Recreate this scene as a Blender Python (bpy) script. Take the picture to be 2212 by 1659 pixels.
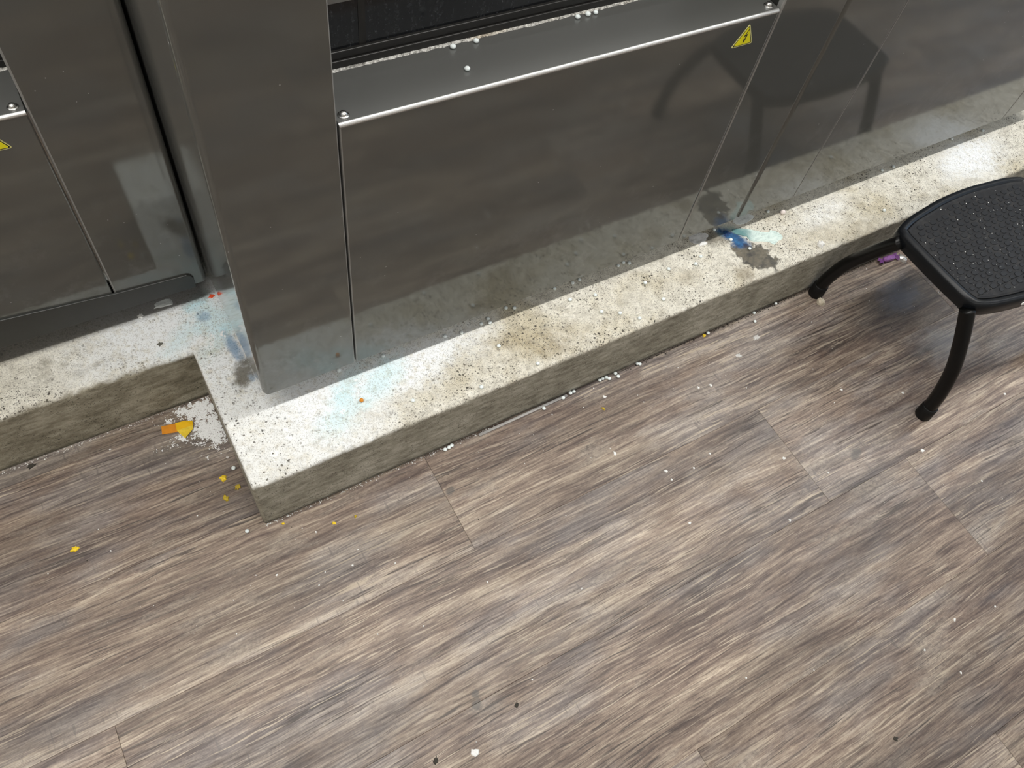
import bpy, bmesh, math, random
from mathutils import Vector, Matrix, noise

for o in list(bpy.data.objects):
    bpy.data.objects.remove(o, do_unlink=True)
scn = bpy.context.scene
COL = scn.collection
random.seed(7)

# ---------------------------------------------------------------- camera
cam_d = bpy.data.cameras.new('camera')
cam_d.sensor_fit = 'HORIZONTAL'
cam_d.sensor_width = 36.0
cam_d.lens = 1719.74 / 2212 * 36.0
cam_d.clip_start = 0.02
cam = bpy.data.objects.new('camera', cam_d)
COL.objects.link(cam)
# rows: image right, image down, viewing direction (world axes)
RR = ((0.86368873, -0.4883431, 0.12475096),
      (-0.36061589, -0.77163789, -0.52395719),
      (0.35213345, 0.40754874, -0.84255923))
M = Matrix(((RR[0][0], -RR[1][0], -RR[2][0], -0.03137844),
            (RR[0][1], -RR[1][1], -RR[2][1], -0.65234465),
            (RR[0][2], -RR[1][2], -RR[2][2], 1.5),
            (0, 0, 0, 1)))
cam.matrix_world = M
scn.camera = cam

# ---------------------------------------------------------------- light and exposure
scn.view_settings.view_transform = 'Standard'
scn.view_settings.look = 'None'
scn.view_settings.gamma = 1.0
scn.view_settings.use_curve_mapping = False
scn.view_settings.exposure = 0.0

world = bpy.data.worlds.new('world')
scn.world = world
world.use_nodes = True
wbg = world.node_tree.nodes['Background']
wbg.inputs[0].default_value = (0.55, 0.70, 1.0, 1)
wbg.inputs[1].default_value = 0.25


def area(name, loc, rot, sx, sy, power, color):
    d = bpy.data.lights.new(name, 'AREA')
    d.shape = 'RECTANGLE'
    d.size, d.size_y = sx, sy
    d.energy = power
    d.color = color
    o = bpy.data.objects.new(name, d)
    o.location = loc
    o.rotation_euler = rot
    COL.objects.link(o)
    return o


CEIL = 2.95
TUBE = (1.0, 0.98, 0.94)
ROW_A = 0.09      # row of tubes over the machine fronts
ROW_B = -1.95     # row of tubes down the middle of the room
FIXTURES = []
for i, fx in enumerate((-2.2, 0.4, 3.0)):
    FIXTURES.append((fx, ROW_A))
    area('tube_light', (fx, ROW_A, CEIL - 0.085), (0, 0, 0), 2.4, 0.13, 40, TUBE)
for i, fx in enumerate((-2.2, 0.4, 3.0)):
    FIXTURES.append((fx, ROW_B))
    area('tube_light', (fx, ROW_B, CEIL - 0.085), (0, 0, 0), 2.4, 0.26, 17.5, TUBE)
# daylight through the shop window at the right end of the room
area('window_daylight', (4.72, -0.75, 1.3), (0, math.radians(90), 0), 1.9, 2.2, 15, (0.45, 0.68, 1.0))

# ---------------------------------------------------------------- constants of the place (metres)
H = 0.1615        # height of the concrete plinth
D1 = 0.3225       # set-back of the left part of the plinth
M1 = 0.142        # front plane of centre and right machine
M2 = 0.4386       # front plane of left machine
ZB = 0.2104       # underside of the machines


# ---------------------------------------------------------------- material helpers
class NT:
    def __init__(self, name):
        self.m = bpy.data.materials.new(name)
        self.m.use_nodes = True
        self.t = self.m.node_tree
        self.t.nodes.clear()
        self.out = self.t.nodes.new('ShaderNodeOutputMaterial')

    def n(self, kind, **kw):
        nd = self.t.nodes.new(kind)
        for k, v in kw.items():
            setattr(nd, k, v)
        return nd

    def put(self, sock, v):
        if isinstance(v, bpy.types.NodeSocket):
            self.t.links.new(v, sock)
        elif isinstance(v, (tuple, list)):
            if sock.type == 'RGBA':
                sock.default_value = tuple(v) + ((1,) if len(v) == 3 else ())
            else:
                sock.default_value = v
        else:
            if sock.type == 'RGBA':
                sock.default_value = (v, v, v, 1)
            elif sock.type == 'VECTOR':
                sock.default_value = (v, v, v)
            else:
                sock.default_value = v

    def math(self, op, a, b=0.0, c=None, clamp=False):
        nd = self.n('ShaderNodeMath', operation=op)
        nd.use_clamp = clamp
        self.put(nd.inputs[0], a)
        self.put(nd.inputs[1], b)
        if c is not None:
            self.put(nd.inputs[2], c)
        return nd.outputs[0]

    def vmath(self, op, a, b=(0, 0, 0)):
        nd = self.n('ShaderNodeVectorMath', operation=op)
        self.put(nd.inputs[0], a)
        self.put(nd.inputs[1], b)
        return nd.outputs['Value' if op in ('LENGTH', 'DISTANCE', 'DOT_PRODUCT') else 'Vector']

    def noise(self, vec, scale, detail=2.0, rough=0.5, out=0, dist=0.0):
        nd = self.n('ShaderNodeTexNoise')
        self.put(nd.inputs['Vector'], vec)
        self.put(nd.inputs['Scale'], scale)
        self.put(nd.inputs['Detail'], detail)
        self.put(nd.inputs['Roughness'], rough)
        self.put(nd.inputs['Distortion'], dist)
        return nd.outputs[out]

    def voronoi(self, vec, scale, out='Distance', rnd=1.0):
        nd = self.n('ShaderNodeTexVoronoi')
        self.put(nd.inputs['Vector'], vec)
        self.put(nd.inputs['Scale'], scale)
        self.put(nd.inputs['Randomness'], rnd)
        return nd.outputs

    def map(self, v, a, b, c=0.0, d=1.0, smooth=False):
        nd = self.n('ShaderNodeMapRange')
        nd.clamp = True
        if smooth:
            nd.interpolation_type = 'SMOOTHSTEP'
        for i, x in enumerate((v, a, b, c, d)):
            self.put(nd.inputs[i], x)
        return nd.outputs[0]

    def mix(self, f, a, b, mode='MIX'):
        nd = self.n('ShaderNodeMix', data_type='RGBA', blend_type=mode)
        self.put(nd.inputs[0], f)
        self.put(nd.inputs[6], a)
        self.put(nd.inputs[7], b)
        return nd.outputs[2]

    def ramp(self, v, stops):
        nd = self.n('ShaderNodeValToRGB')
        e = nd.color_ramp.elements
        while len(e) < len(stops):
            e.new(0.5)
        for i, (p, c) in enumerate(stops):
            e[i].position = p
            e[i].color = tuple(c) + (1,)
        self.put(nd.inputs[0], v)
        return nd.outputs[0]

    def sep(self, v):
        nd = self.n('ShaderNodeSeparateXYZ')
        self.put(nd.inputs[0], v)
        return nd.outputs

    def comb(self, x, y, z):
        nd = self.n('ShaderNodeCombineXYZ')
        for i, v in enumerate((x, y, z)):
            self.put(nd.inputs[i], v)
        return nd.outputs[0]

    def pos(self):
        return self.n('ShaderNodeNewGeometry').outputs['Position']

    def obj(self):
        return self.n('ShaderNodeTexCoord').outputs['Object']

    def bump(self, h, strength, dist=0.001):
        nd = self.n('ShaderNodeBump')
        self.put(nd.inputs['Strength'], strength)
        self.put(nd.inputs['Distance'], dist)
        self.put(nd.inputs['Height'], h)
        return nd.outputs[0]

    def bsdf(self, color, rough=0.5, metal=0.0, normal=None, **kw):
        nd = self.n('ShaderNodeBsdfPrincipled')
        self.put(nd.inputs['Base Color'], color)
        self.put(nd.inputs['Roughness'], rough)
        self.put(nd.inputs['Metallic'], metal)
        if normal is not None:
            self.put(nd.inputs['Normal'], normal)
        for k, v in kw.items():
            self.put(nd.inputs[k.replace('_', ' ')], v)
        return nd.outputs[0]

    def done(self, shader):
        self.t.links.new(shader, self.out.inputs[0])
        return self.m

    def blob(self, p, c, r, rot=0.0, soft=0.3, amp=0.5, nscale=30.0, nz=None):
        """soft-edged, noise-broken spot on a horizontal surface round the place c"""
        q = self.vmath('SUBTRACT', p, (c[0], c[1], 0))
        x, y, _ = self.sep(q)
        ca, sa = math.cos(rot), math.sin(rot)
        u = self.math('ADD', self.math('MULTIPLY', x, ca / r[0]), self.math('MULTIPLY', y, sa / r[0]))
        v = self.math('ADD', self.math('MULTIPLY', x, -sa / r[1]), self.math('MULTIPLY', y, ca / r[1]))
        d = self.math('SQRT', self.math('ADD', self.math('MULTIPLY', u, u), self.math('MULTIPLY', v, v)))
        if nz is None:
            nz = self.noise(p, nscale, 4, 0.6)
        d = self.math('ADD', d, self.math('MULTIPLY', self.math('SUBTRACT', nz, 0.5), amp * 2))
        return self.map(d, 1 - soft, 1 + soft, 1.0, 0.0, True)


def plain(name, color, rough=0.5, metal=0.0, var=0.12, scale=60, **kw):
    k = NT(name)
    p = k.obj()
    nz = k.noise(p, scale, 3)
    lo = tuple(c * (1 - var) for c in color)
    hi = tuple(min(1, c * (1 + var)) for c in color)
    return k.done(k.bsdf(k.mix(nz, lo, hi), rough, metal, **kw))


# ---------------------------------------------------------------- wood-look floor
def mat_wood():
    k = NT('wood_plank_vinyl')
    o = k.obj()
    rnd = k.n('ShaderNodeObjectInfo').outputs['Random']
    off = k.comb(k.math('MULTIPLY', rnd, 53.0), k.math('MULTIPLY', rnd, 17.0), k.math('MULTIPLY', rnd, 29.0))
    v = k.vmath('ADD', o, off)
    w = k.noise(k.vmath('MULTIPLY', v, (1.6, 9, 1)), 1.0, 3, 0.5)
    w2 = k.noise(k.vmath('MULTIPLY', v, (9, 40, 1)), 1.0, 2, 0.5)
    x, y, z = k.sep(v)
    y2 = k.math('ADD', y, k.math('MULTIPLY', k.math('SUBTRACT', w, 0.5), 0.045))
    y2 = k.math('ADD', y2, k.math('MULTIPLY', k.math('SUBTRACT', w2, 0.5), 0.006))
    vv = k.comb(x, y2, z)
    band = k.noise(k.vmath('MULTIPLY', vv, (1.1, 20, 1)), 1.0, 3, 0.55)
    med = k.noise(k.vmath('MULTIPLY', vv, (4.6, 92, 1)), 1.0, 4, 0.70)
    fine = k.noise(k.vmath('MULTIPLY', vv, (17, 330, 1)), 1.0, 3, 0.68)
    patch = k.noise(k.vmath('MULTIPLY', v, (3.0, 10, 1)), 1.0, 4, 0.6)
    cloud = k.noise(k.vmath('MULTIPLY', v, (120, 210, 1)), 1.0, 4, 0.78)
    s = k.math('ADD', k.math('MULTIPLY', band, 0.26), k.math('MULTIPLY', med, 0.36))
    s = k.math('ADD', s, k.math('MULTIPLY', fine, 0.30))
    s = k.math('ADD', s, k.math('MULTIPLY', cloud, 0.14))
    s = k.math('ADD', k.math('MULTIPLY', k.math('SUBTRACT', s, 0.53), 2.0), 0.515)
    col = k.ramp(s, [(0.28, (0.066, 0.044, 0.035)), (0.42, (0.138, 0.099, 0.076)), (0.53, (0.222, 0.167, 0.125)),
                     (0.63, (0.330, 0.263, 0.194)), (0.78, (0.56, 0.475, 0.355))])
    grey = k.ramp(s, [(0.28, (0.086, 0.070, 0.066)), (0.43, (0.160, 0.136, 0.123)), (0.55, (0.250, 0.220, 0.192)),
                      (0.76, (0.52, 0.46, 0.38))])
    col = k.mix(k.map(patch, 0.45, 0.66, 0, 0.85, True), col, grey)
    # pale dry rubbed patches with a sandy, directionless grain
    rub = k.map(k.noise(k.vmath('MULTIPLY', v, (4.2, 15, 3)), 1.0, 5, 0.65), 0.54, 0.68, 0, 0.8, True)
    sand = k.mix(k.map(cloud, 0.36, 0.62), (0.165, 0.142, 0.118), (0.42, 0.365, 0.285))
    col = k.mix(k.math('MULTIPLY', rub, 0.75), col, sand)
    # dark open grain cracks and pale fibres
    gm = k.map(k.noise(k.vmath('MULTIPLY', v, (2.5, 12, 7)), 1.0, 3, 0.6), 0.40, 0.60, 0.25, 1.0)
    crack = k.math('MULTIPLY', k.map(k.noise(k.vmath('MULTIPLY', vv, (7.5, 210, 9)), 1.0, 3, 0.65), 0.565, 0.62, 0, 0.85), gm)
    col = k.mix(crack, col, (0.050, 0.038, 0.031))
    gl = k.map(k.noise(k.vmath('MULTIPLY', v, (2.2, 14, 17)), 1.0, 3, 0.6), 0.42, 0.62, 0.15, 1.0)
    lite = k.math('MULTIPLY', k.map(k.noise(k.vmath('MULTIPLY', vv, (8.5, 230, 21)), 1.0, 3, 0.65), 0.565, 0.63, 0, 0.85), gl)
    col = k.mix(lite, col, (0.50, 0.425, 0.315))
    # printed cross-cut saw marks
    saw = k.noise(k.vmath('MULTIPLY', v, (190, 22, 3)), 1.0, 2, 0.5)
    sawm = k.math('MULTIPLY', k.map(saw, 0.62, 0.70, 0, 0.5), k.map(patch, 0.48, 0.6))
    col = k.mix(sawm, col, (0.12, 0.105, 0.095))
    big = k.noise(k.vmath('MULTIPLY', v, (1.6, 8.5, 31)), 1.0, 3, 0.6)
    tint = k.math('MULTIPLY', k.map(rnd, 0, 1, 0.92, 1.08), k.map(big, 0.32, 0.66, 0.72, 1.20))
    col = k.mix(1.0, col, k.comb(tint, k.math('MULTIPLY', tint, 0.985), k.math('MULTIPLY', tint, 1.025)), 'MULTIPLY')
    # smudges and spots that stay put in the room
    p = k.pos()
    smear = k.blob(p, (1.64, -0.13), (0.13, 0.055), 0.25, 0.7, 0.7, 22)  # darker spot on the planks below the stool
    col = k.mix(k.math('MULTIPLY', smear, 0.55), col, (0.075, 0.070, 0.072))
    blue_spot = k.blob(p, (1.655, -0.125), (0.055, 0.035), 0.2, 0.8, 0.9, 40)  # blue-grey centre of the dark spot
    col = k.mix(k.math('MULTIPLY', blue_spot, 0.6), col, (0.20, 0.215, 0.27))
    for c, r in (((0.2135, -0.4675), (0.0075, 0.006)), ((0.2070, -0.4850), (0.010, 0.008)), ((0.3540, -0.0965), (0.011, 0.007)),
                 ((1.215, -0.421), (0.02, 0.009))):
        b = k.blob(p, c, r, 0.4, 0.4, 0.6, 160)
        col = k.mix(k.math('MULTIPLY', b, 0.7), col, (0.085, 0.08, 0.075))
    haze = k.blob(p, (1.66, -0.295), (0.07, 0.05), 0.2, 0.8, 0.8, 30)  # reflection of the ceiling tubes painted on the planks
    col = k.mix(k.math('MULTIPLY', haze, 0.35), col, (0.50, 0.52, 0.55))
    rough = k.map(k.noise(v, 14, 4, 0.6), 0.3, 0.7, 0.33, 0.50)
    hgt = k.math('ADD', k.math('MULTIPLY', fine, 0.5), k.math('MULTIPLY', med, 0.5))
    hgt = k.math('SUBTRACT', hgt, crack)
    return k.done(k.bsdf(col, rough, 0.0, k.bump(hgt, 0.25, 0.0006)))


# ---------------------------------------------------------------- worn concrete
def mat_concrete():
    k = NT('worn_concrete')
    p = k.pos()
    x, y, z = k.sep(p)
    n_lo = k.noise(p, 9, 5, 0.6)
    n_mid = k.noise(p, 45, 5, 0.65)
    n_hi = k.noise(p, 330, 3, 0.7)
    base = k.ramp(k.math('ADD', k.math('MULTIPLY', n_mid, 0.55), k.math('MULTIPLY', n_hi, 0.45)),
                  [(0.32, (0.40, 0.37, 0.31)), (0.44, (0.61, 0.58, 0.50)), (0.54, (0.76, 0.73, 0.64)), (0.68, (0.90, 0.88, 0.80))])
    # brownish wear
    wear = k.map(k.noise(p, 5.5, 4, 0.6), 0.47, 0.68, 0, 0.75, True)
    base = k.mix(wear, base, k.mix(1.0, base, (0.74, 0.68, 0.54), 'MULTIPLY'))
    for c, r in (((0.60, 0.075), (0.075, 0.03)), ((0.71, 0.055), (0.05, 0.02)), ((1.02, 0.075), (0.045, 0.02)), ((0.655, 0.03), (0.06, 0.02)),
                 ((1.47, 0.03), (0.14, 0.025)), ((0.55, 0.095), (0.03, 0.014))):
        b = k.blob(p, c, r, -0.2, 0.9, 1.2, 60)
        base = k.mix(k.math('MULTIPLY', b, 0.38), base, k.mix(1.0, base, (0.60, 0.52, 0.36), 'MULTIPLY'))
    # white powder rubbed into the corner
    pow_n = k.noise(p, 70, 6, 0.7)
    P1 = k.blob(p, (0.10, 0.17), (0.26, 0.22), 0.3, 0.55, 0.35, 14)
    P2 = k.blob(p, (0.02, 0.40), (0.22, 0.12), 0.0, 0.6, 0.35, 14)
    P3 = k.blob(p, (0.33, 0.12), (0.20, 0.06), 0.1, 0.6, 0.4, 14)
    P4 = k.blob(p, (2.02, 0.09), (0.13, 0.06), 0.1, 0.6, 0.5, 14)
    P5 = k.blob(p, (1.48, 0.10), (0.09, 0.03), 0.1, 0.6, 0.5, 24)
    dens = k.math('MAXIMUM', k.math('MAXIMUM', P1, P2), k.math('MAXIMUM', P3, k.math('MAXIMUM', P4, k.math('MULTIPLY', P5, 0.5))))
    powder = k.math('MULTIPLY', dens, k.map(k.math('ADD', pow_n, k.math('MULTIPLY', dens, 0.16)), 0.50, 0.66, 0.42, 0.98))
    # dark aggregate stones showing in the worn face
    dp = k.vmath('ADD', p, k.vmath('MULTIPLY', k.noise(p, 160, 2, 0.5, 1), (0.006, 0.006, 0.006)))
    v1 = k.voronoi(dp, 150)
    r1 = k.sep(v1['Color'])
    t1 = k.map(r1[0], 0.55, 1.0, 0.05, 0.42)
    a1 = k.map(k.math('SUBTRACT', v1['Distance'], t1), -0.04, 0.03, 1.0, 0.0)
    a1 = k.math('MULTIPLY', a1, k.math('GREATER_THAN', r1[0], 0.58))
    v2 = k.voronoi(dp, 330)
    r2 = k.sep(v2['Color'])
    t2 = k.map(r2[0], 0.45, 1.0, 0.08, 0.48)
    a2 = k.map(k.math('SUBTRACT', v2['Distance'], t2), -0.05, 0.05, 1.0, 0.0)
    a2 = k.math('MULTIPLY', a2, k.math('GREATER_THAN', r2[0], 0.48))
    v3 = k.voronoi(dp, 235)
    r3 = k.sep(v3['Color'])
    a3 = k.map(k.math('SUBTRACT', v3['Distance'], k.map(r3[0], 0.5, 1.0, 0.05, 0.36)), -0.05, 0.04, 1.0, 0.0)
    a3 = k.math('MULTIPLY', a3, k.math('GREATER_THAN', r3[0], 0.55))
    expo = k.map(k.noise(p, 11, 3, 0.5), 0.36, 0.58, 0.25, 1.0)
    stone_c = k.mix(r1[1], (0.028, 0.026, 0.022), (0.14, 0.122, 0.095))
    edge_l = k.blob(p, (0.03, 0.06), (0.085, 0.17), 0.2, 0.5, 0.3, 20)
    agg1 = k.math('MULTIPLY', a1, k.math('MULTIPLY', k.math('MAXIMUM', expo, edge_l), 0.96))
    agg2 = k.math('MULTIPLY', k.math('MAXIMUM', k.math('MULTIPLY', a2, 0.8), a3), k.math('MULTIPLY', expo, 0.92))
    pw_k = k.math('MULTIPLY', powder, k.math('SUBTRACT', 1.0, k.math('MULTIPLY', edge_l, 0.85)))
    powder_top = k.math('MULTIPLY', powder, k.math('SUBTRACT', 1.0, k.math('MULTIPLY', edge_l, 0.3)))
    top = k.mix(powder_top, base, (0.90, 0.925, 0.94))
    grit = k.map(k.noise(p, 420, 2, 0.8), 0.58, 0.67, 0, 0.8)
    top = k.mix(grit, top, (0.30, 0.285, 0.25))
    grit2 = k.map(k.noise(p, 170, 3, 0.75), 0.56, 0.68, 0, 0.45)
    top = k.mix(grit2, top, (0.36, 0.34, 0.30))
    top = k.mix(k.math('MULTIPLY', agg2, k.math('SUBTRACT', 1.0, k.math('MULTIPLY', powder, 0.6))), top, (0.085, 0.078, 0.062))
    top = k.mix(k.math('MULTIPLY', agg1, k.math('SUBTRACT', 1.0, k.math('MULTIPLY', pw_k, 0.65))), top, stone_c)
    # pale turquoise detergent tints
    for c, r, f in (((0.30, 0.115), (0.06, 0.03), .45), ((0.24, 0.135), (0.05, 0.02), .4), ((0.06, 0.385), (0.035, 0.05), .45), ((-0.01, 0.36), (0.04, 0.02), .3),
                    ((0.2, 0.075), (0.05, 0.03), .4), ((0.05, 0.325), (0.05, 0.02), .3), ((0.045, 0.44), (0.03, 0.015), .4)):
        b = k.math('MULTIPLY', k.blob(p, c, r, 0.6, 0.7, 0.8, 40), f)
        top = k.mix(b, top, k.mix(1.0, top, (0.60, 0.93, 1.0), 'MULTIPLY'))
    for c, r, f in (((0.072, 0.300), (0.010, 0.035), .7), ((0.079, 0.222), (0.007, 0.010), .55), ((0.045, 0.395), (0.012, 0.012), .5)):
        b = k.math('MULTIPLY', k.blob(p, c, r, 0.1, 0.6, 0.8, 90), f)
        top = k.mix(b, top, (0.10, 0.24, 0.42))
    # crumbled hollow beside the corner of the centre machine
    hole = k.blob(p, (0.068, 0.236), (0.017, 0.034), -0.5, 0.5, 1.0, 75)
    top = k.mix(k.math('MULTIPLY', hole, 0.9), top, k.mix(n_hi, (0.035, 0.03, 0.022), (0.24, 0.22, 0.17)))
    # blue spill and dark wet stain between the centre and the right machine
    wet = k.blob(p, (1.222, 0.058), (0.056, 0.034), -0.9, 0.16, 0.95, 55)
    wet2 = k.blob(p, (1.165, 0.145), (0.035, 0.022), -0.4, 0.5, 0.8, 60)
    top = k.mix(k.math('MULTIPLY', k.math('MAXIMUM', wet, k.math('MULTIPLY', wet2, 0.8)), 0.97), top, k.mix(k.map(n_mid, 0.35, 0.65), (0.045, 0.044, 0.042), (0.17, 0.15, 0.11)))
    drip = k.blob(p, (1.165, 0.025), (0.022, 0.018), -0.9, 0.5, 1.2, 60)
    top = k.mix(k.math('MULTIPLY', drip, 0.55), top, (0.22, 0.18, 0.12))
    teal = k.blob(p, (1.214, 0.142), (0.032, 0.020), -0.5, 0.6, 0.6, 60)
    top = k.mix(k.math('MULTIPLY', teal, 0.65), top, (0.12, 0.26, 0.27))
    blue = k.blob(p, (1.208, 0.128), (0.040, 0.0155), -1.05, 0.45, 0.7, 80)
    blue2 = k.blob(p, (1.210, 0.106), (0.019, 0.014), -0.2, 0.5, 0.7, 80)
    top = k.mix(k.math('MULTIPLY', k.math('MAXIMUM', blue, blue2), 0.97), top, k.mix(k.map(n_mid, 0.38, 0.62), (0.004, 0.022, 0.10), (0.030, 0.15, 0.34)))
    # darker mottled strip of plinth from the left machine's front line back
    strip_l = k.math('MULTIPLY', k.map(k.math('ADD', y, k.math('MULTIPLY', k.math('SUBTRACT', n_mid, 0.5), 0.012)), M2 - 0.008, M2 + 0.006), k.map(x, 0.06, 0.09, 1, 0))
    top = k.mix(k.math('MULTIPLY', strip_l, 0.82), top, k.mix(n_hi, (0.06, 0.056, 0.05), (0.26, 0.25, 0.235)))
    # trowelled, dirtier face below the worn edge
    s1 = k.noise(k.vmath('MULTIPLY', p, (26, 26, 75)), 1.0, 6, 0.7)
    s2 = k.noise(p, 8, 4, 0.6)
    face = k.ramp(k.math('ADD', k.math('MULTIPLY', s1, 0.55), k.math('ADD', k.math('MULTIPLY', s2, 0.3), k.math('MULTIPLY', n_hi, 0.15))),
                  [(0.38, (0.20, 0.187, 0.145)), (0.50, (0.40, 0.38, 0.31)), (0.62, (0.64, 0.62, 0.54))])
    pit = k.math('MULTIPLY', a2, k.map(k.noise(p, 20, 2), 0.35, 0.55))
    face = k.mix(k.math('MULTIPLY', pit, 0.7), face, (0.06, 0.055, 0.045))
    scr = k.map(k.noise(k.vmath('MULTIPLY', p, (22, 22, 260)), 1.0, 3, 0.6), 0.66, 0.73, 0, 0.45)
    face = k.mix(scr, face, (0.66, 0.645, 0.60))
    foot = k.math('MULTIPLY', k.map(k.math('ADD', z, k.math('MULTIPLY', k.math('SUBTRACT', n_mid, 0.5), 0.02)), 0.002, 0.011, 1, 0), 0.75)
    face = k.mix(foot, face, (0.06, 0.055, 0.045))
    # the left part of the plinth is darker and browner still
    face = k.mix(k.map(x, -0.01, 0.01, 0.6, 0.0), face, k.mix(1.0, face, (0.62, 0.57, 0.47), 'MULTIPLY'))
    zz = k.math('ADD', z, k.math('MULTIPLY', k.math('SUBTRACT', n_mid, 0.5), 0.016))
    zz = k.math('ADD', zz, k.math('MULTIPLY', k.math('SUBTRACT', n_lo, 0.5), 0.022))
    up = k.map(zz, H - 0.0115, H - 0.0035, 0, 1)
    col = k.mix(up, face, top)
    hgt = k.math('ADD', k.math('MULTIPLY', n_mid, 0.6), k.math('MULTIPLY', n_hi, 0.5))
    hgt = k.math('SUBTRACT', hgt, k.math('MULTIPLY', k.math('MAXIMUM', a1, a2), 0.15))
    rough = k.math('SUBTRACT', 0.92, k.math('MULTIPLY', k.math('MAXIMUM', wet, blue), 0.55))
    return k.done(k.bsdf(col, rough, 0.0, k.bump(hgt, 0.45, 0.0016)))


# ---------------------------------------------------------------- dark brushed steel
def mat_steel(name, tint=(0.096, 0.101, 0.099), haze=0.074, sharp=0.045, smudge=True):
    k = NT(name)
    p = k.pos()
    br = k.noise(k.vmath('MULTIPLY', p, (5, 5, 700)), 1.0, 3, 0.6)
    cl = k.noise(k.vmath('MULTIPLY', p, (2.2, 2.2, 9)), 1.0, 2, 0.5)
    t = k.mix(cl, tuple(c * 0.9 for c in tint), tuple(c * 1.1 for c in tint))
    rg = k.math('ADD', sharp, k.math('MULTIPLY', br, 0.04))
    nrm = k.bump(br, 0.035, 0.0003)
    mirror = k.bsdf(t, rg, 1.0, nrm)
    body = k.bsdf((haze * 1.0, haze, haze * 0.93), 0.6, 0.0, nrm, Specular_IOR_Level=0.1)
    mx = k.n('ShaderNodeAddShader')
    k.put(mx.inputs[0], mirror)
    k.put(mx.inputs[1], body)
    sh = mx.outputs[0]
    if smudge:
        x, y, z = k.sep(p)
        # dusty smears low on the panels
        d = k.noise(p, 16, 6, 0.65)
        dust = k.math('MULTIPLY', k.map(d, 0.53, 0.75, 0, 0.12), k.map(z, 0.22, 0.5, 1.0, 0.05))
        speck = k.voronoi(p, 46)
        sp = k.math('MULTIPLY', k.math('LESS_THAN', speck['Distance'], 0.045), k.math('GREATER_THAN', k.sep(speck['Color'])[0], 0.72))
        dust = k.math('MAXIMUM', dust, k.math('MULTIPLY', sp, 0.35))
        m2 = k.n('ShaderNodeMixShader')
        k.put(m2.inputs[0], dust)
        k.put(m2.inputs[1], sh)
        k.put(m2.inputs[2], k.bsdf((0.62, 0.64, 0.64), 0.9))
        sh = m2.outputs[0]
    return k.done(sh)


def mat_black_glass():
    k = NT('stained_black_glass')
    p = k.pos()
    x, y, z = k.sep(p)
    st = k.noise(k.vmath('MULTIPLY', p, (110, 1, 9)), 1.0, 4, 0.7)
    sp = k.noise(p, 210, 3, 0.7)
    low = k.map(z, 0.80, 0.87, 1.0, 0.25)
    f = k.math('MULTIPLY', k.math('MULTIPLY', k.map(st, 0.45, 0.72), k.map(sp, 0.46, 0.70)), 0.10)
    f = k.math('ADD', f, k.math('MULTIPLY', k.map(sp, 0.67, 0.76), k.math('MULTIPLY', low, 0.35)))
    col = k.mix(f, (0.008, 0.009, 0.011), (0.50, 0.54, 0.60))
    return k.done(k.bsdf(col, k.math('ADD', 0.12, k.math('MULTIPLY', f, 0.6))))


def mat_stool(name, base, rough, dusty):
    k = NT(name)
    p = k.obj()
    d = k.noise(p, 38, 5, 0.65)
    sp = k.noise(p, 420, 2, 0.6)
    f = k.math('ADD', k.math('MULTIPLY', k.map(d, 0.48, 0.75), 0.035 * dusty), k.math('MULTIPLY', k.map(sp, 0.70, 0.76), 0.25 * dusty))
    col = k.mix(f, base, (0.42, 0.40, 0.36))
    return k.done(k.bsdf(col, k.math('ADD', rough, k.math('MULTIPLY', d, 0.12)), 0.0, k.bump(sp, 0.06, 0.0003), Specular_IOR_Level=0.24))


MW = mat_wood()
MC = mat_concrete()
MS = mat_steel('dark_brushed_steel')
MSL = mat_steel('ledge_steel', (0.19, 0.195, 0.198), 0.065, 0.28, False)
MBODY = mat_steel('cabinet_side_steel', (0.26, 0.265, 0.26), 0.035, 0.05, False)
MGLASS = mat_black_glass()
MEDGE = plain('edge_highlight_steel', (0.30, 0.30, 0.29), 0.45, 0.35, 0.1)  # lighter steel, paints the highlights along the seam edges
MLIP = plain('lip_highlight_steel', (0.80, 0.80, 0.79), 0.30, 0.9, 0.04)  # brighter than the ledge, paints the highlight along its lip
MRUB = plain('black_rubber_seal', (0.012, 0.011, 0.010), 0.42, var=0.4)
MBLK = plain('black_painted_bar', (0.030, 0.031, 0.029), 0.38, var=0.15)
MDARK = plain('dark_frame_paint', (0.02, 0.02, 0.02), 0.7)
MCHROME = plain('bright_screw_steel', (0.75, 0.74, 0.72), 0.18, 1.0, 0.05)
MYEL = plain('sticker_yellow', (0.97, 0.89, 0.012), 0.4, var=0.03)
MINK = plain('sticker_black', (0.012, 0.012, 0.012), 0.45, var=0.1)
MPALE = plain('sticker_pale_rim', (0.86, 0.82, 0.35), 0.45, var=0.04)
MWALL = plain('painted_wall', (0.62, 0.60, 0.56), 0.8, var=0.04, scale=8)
MCEIL = plain('ceiling_board', (0.72, 0.71, 0.68), 0.9, var=0.05, scale=20)
MFIX = plain('white_enamel', (0.8, 0.8, 0.78), 0.4, var=0.03)
MSUB = plain('subfloor_screed', (0.08, 0.072, 0.062), 0.9, var=0.3, scale=30)
MGLZ = plain('window_glass', (0.55, 0.66, 0.78), 0.05, var=0.02)
MBEAD = plain('pale_blue_bead', (0.86, 0.975, 0.965), 0.5, var=0.04, scale=300, Subsurface_Weight=0.8, Subsurface_Radius=(0.004, 0.004, 0.004))
MWHITE = plain('white_flake', (0.86, 0.86, 0.84), 0.7, var=0.06, scale=300)
MFAINT = plain('damp_paper', (0.55, 0.54, 0.52), 0.4, var=0.25, scale=300)
MPOW = plain('white_powder', (0.92, 0.93, 0.93), 0.95, var=0.08, scale=200)
MGRIT = plain('dark_grit', (0.045, 0.04, 0.032), 0.9, var=0.5, scale=300)
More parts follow.
